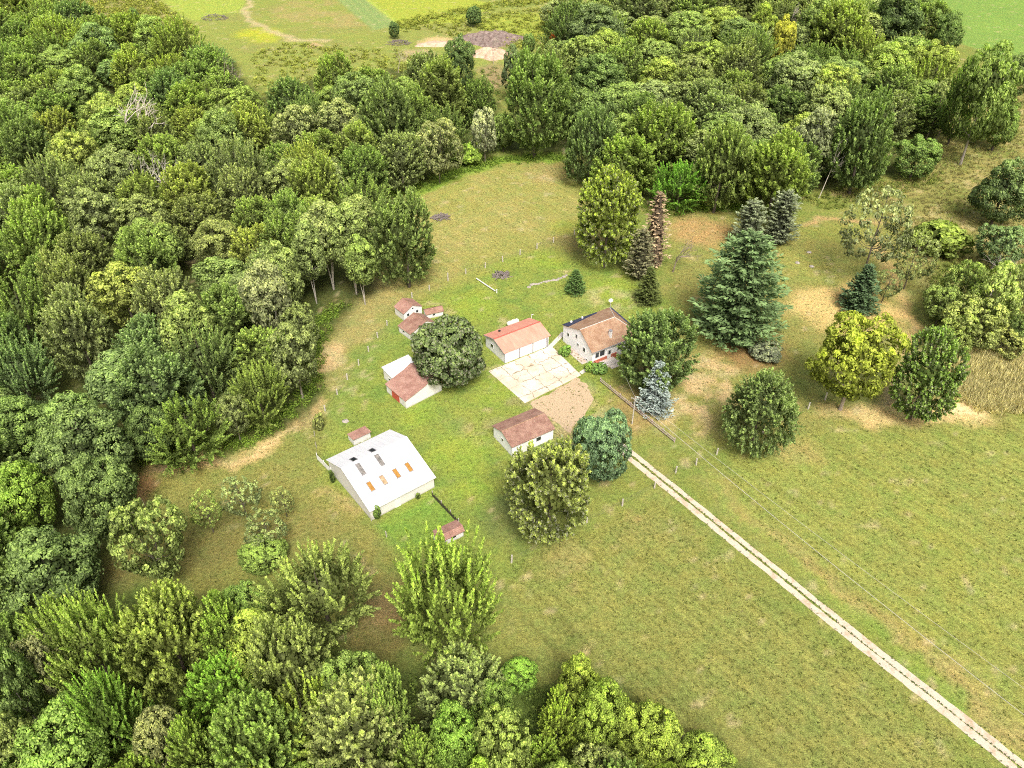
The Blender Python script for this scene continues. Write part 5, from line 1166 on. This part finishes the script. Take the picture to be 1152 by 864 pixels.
clumps('meadow_grass', scatter_poly(MEAD, 5200, 4), .8, .5, 12, .12, (.135, .13, .05), M['needle'], 4, True, 'rough olive and tan meadow grass at upper right')
clumps('undergrowth', scatter_poly([(1040, 70), (1150, 90), (1150, 140), (1100, 180), (1040, 190)], 260, 55), 1.2, .9, 30, .26, (.11, .13, .04), M['leaf'], 56, False, 'patchy green brush on the upper right meadow')
clumps('undergrowth', np.concatenate([scatter_poly([(1040, 330), (1060, 295), (1200, 300), (1200, 400), (1060, 405)], 1100, 5), scatter_poly([(900, 225), (960, 205), (1060, 195), (1060, 205), (1000, 222), (930, 240)], 260, 6)]), 1.1, .8, 34, .22, (.10, .125, .03), M['leaf'], 5, False, 'tangled green weeds around the right edge thicket')
clumps('undergrowth', np.concatenate([along([(160, 512), (210, 503), (265, 500), (310, 478), (338, 452), (350, 430), (352, 400), (362, 360), (385, 348)], 420, 1.3, 7), along([(430, 222), (470, 212), (520, 192), (560, 180), (640, 176)], 330, 1.5, 8), along([(690, 228), (760, 236), (830, 232)], 160, 1.2, 9)]), 1.2, .8, 34, .24, (.095, .145, .025), M['leaf'], 9, False, 'low green undergrowth along the foot of the woods')
clumps('undergrowth', np.concatenate([scatter_poly([(440, 100), (560, 75), (570, 165), (520, 190), (455, 205)], 500, 41), scatter_poly([(0, 700), (300, 700), (420, 750), (640, 780), (780, 880), (0, 900)], 900, 42)]), 1.1, .9, 30, .26, (.085, .12, .028), M['leaf'], 43, False, 'leafy understorey below the grove trees')
clumps('undergrowth', np.concatenate([scatter_poly([(70, 0), (170, -5), (225, 35), (160, 46), (90, 28)], 700, 15), scatter_poly([(285, 60), (330, 48), (470, 60), (440, 100), (330, 112), (285, 118)], 300, 16), along([(450, 30), (500, 16), (560, 6), (640, 0)], 300, 3, 17), scatter_poly([(440, 30), (640, 5), (640, 50), (590, 56)], 420, 18)]), 1.6, 1.3, 22, .5, (.15, .17, .035), M['leaf'], 19, False, 'rough brush on the far waste ground beyond the forest')
# tufts in lawns and fields give the turf its grain
TUFT = np.concatenate([scatter_poly([(560, 640), (740, 560), (1250, 960), (700, 800)], 3600, 21), scatter_poly(FIELD_R, 4300, 22), scatter_poly(LAWN, 2600, 23), scatter_poly(CLR, 1600, 24), scatter_poly(PAST, 1000, 25), scatter_poly(YR, 2600, 26)])
def keep_off(T):
    m_ = np.ones(len(T), bool)
    for poly in (G([(545, 418), (591, 456), (660, 422), (622, 388)]), G([(541, 388), (568, 412), (622, 393), (600, 370)]), G([(370, 530), (418, 590), (492, 552), (445, 500)]), G([(630, 372), (664, 416), (720, 392), (690, 360)])): m_ &= sdist(poly, T[:, 0], T[:, 1]) < .2
    rel = T-np.array([da.x, da.y]); s_along = rel@np.array([dd.x, dd.y]); off = np.abs(rel@np.array([dn.x, dn.y])); m_ &= ~((off < 1.75) & (s_along > -2)); return T[m_]
clumps('grass_tufts', keep_off(TUFT), .26, .22, 5, .10, (.085, .10, .028), M['needle'], 27, True, 'scattered longer grass tufts over lawns and fields')
mid = []
rg = np.random.default_rng(33)
for s, w2, g0, g1, w1 in dprof:
    for _ in range(2):
        k = rg.uniform(g0, g1); p = da+dd*(s+rg.uniform(-.3, .3))+dn*k; mid.append((p.x, p.y))
    for ed in ((w2, w1) if rg.random() < .3 else ()):
        p = da+dd*(s+rg.uniform(-.3, .3))+dn*(ed+rg.normal()*.1); mid.append((p.x, p.y))
clumps('grass_tufts', np.array(mid), .22, .18, 8, .09, (.06, .085, .02), M['needle'], 28, True, 'green grass strip between the wheel tracks of the driveway')

# ------------------------------------------------------------------ render settings
scene.cycles.max_bounces = 6; scene.cycles.diffuse_bounces = 3; scene.cycles.transmission_bounces = 3; scene.cycles.use_denoising = False; scene.cycles.pixel_filter_type = 'BLACKMAN_HARRIS'; scene.cycles.filter_width = 1.05
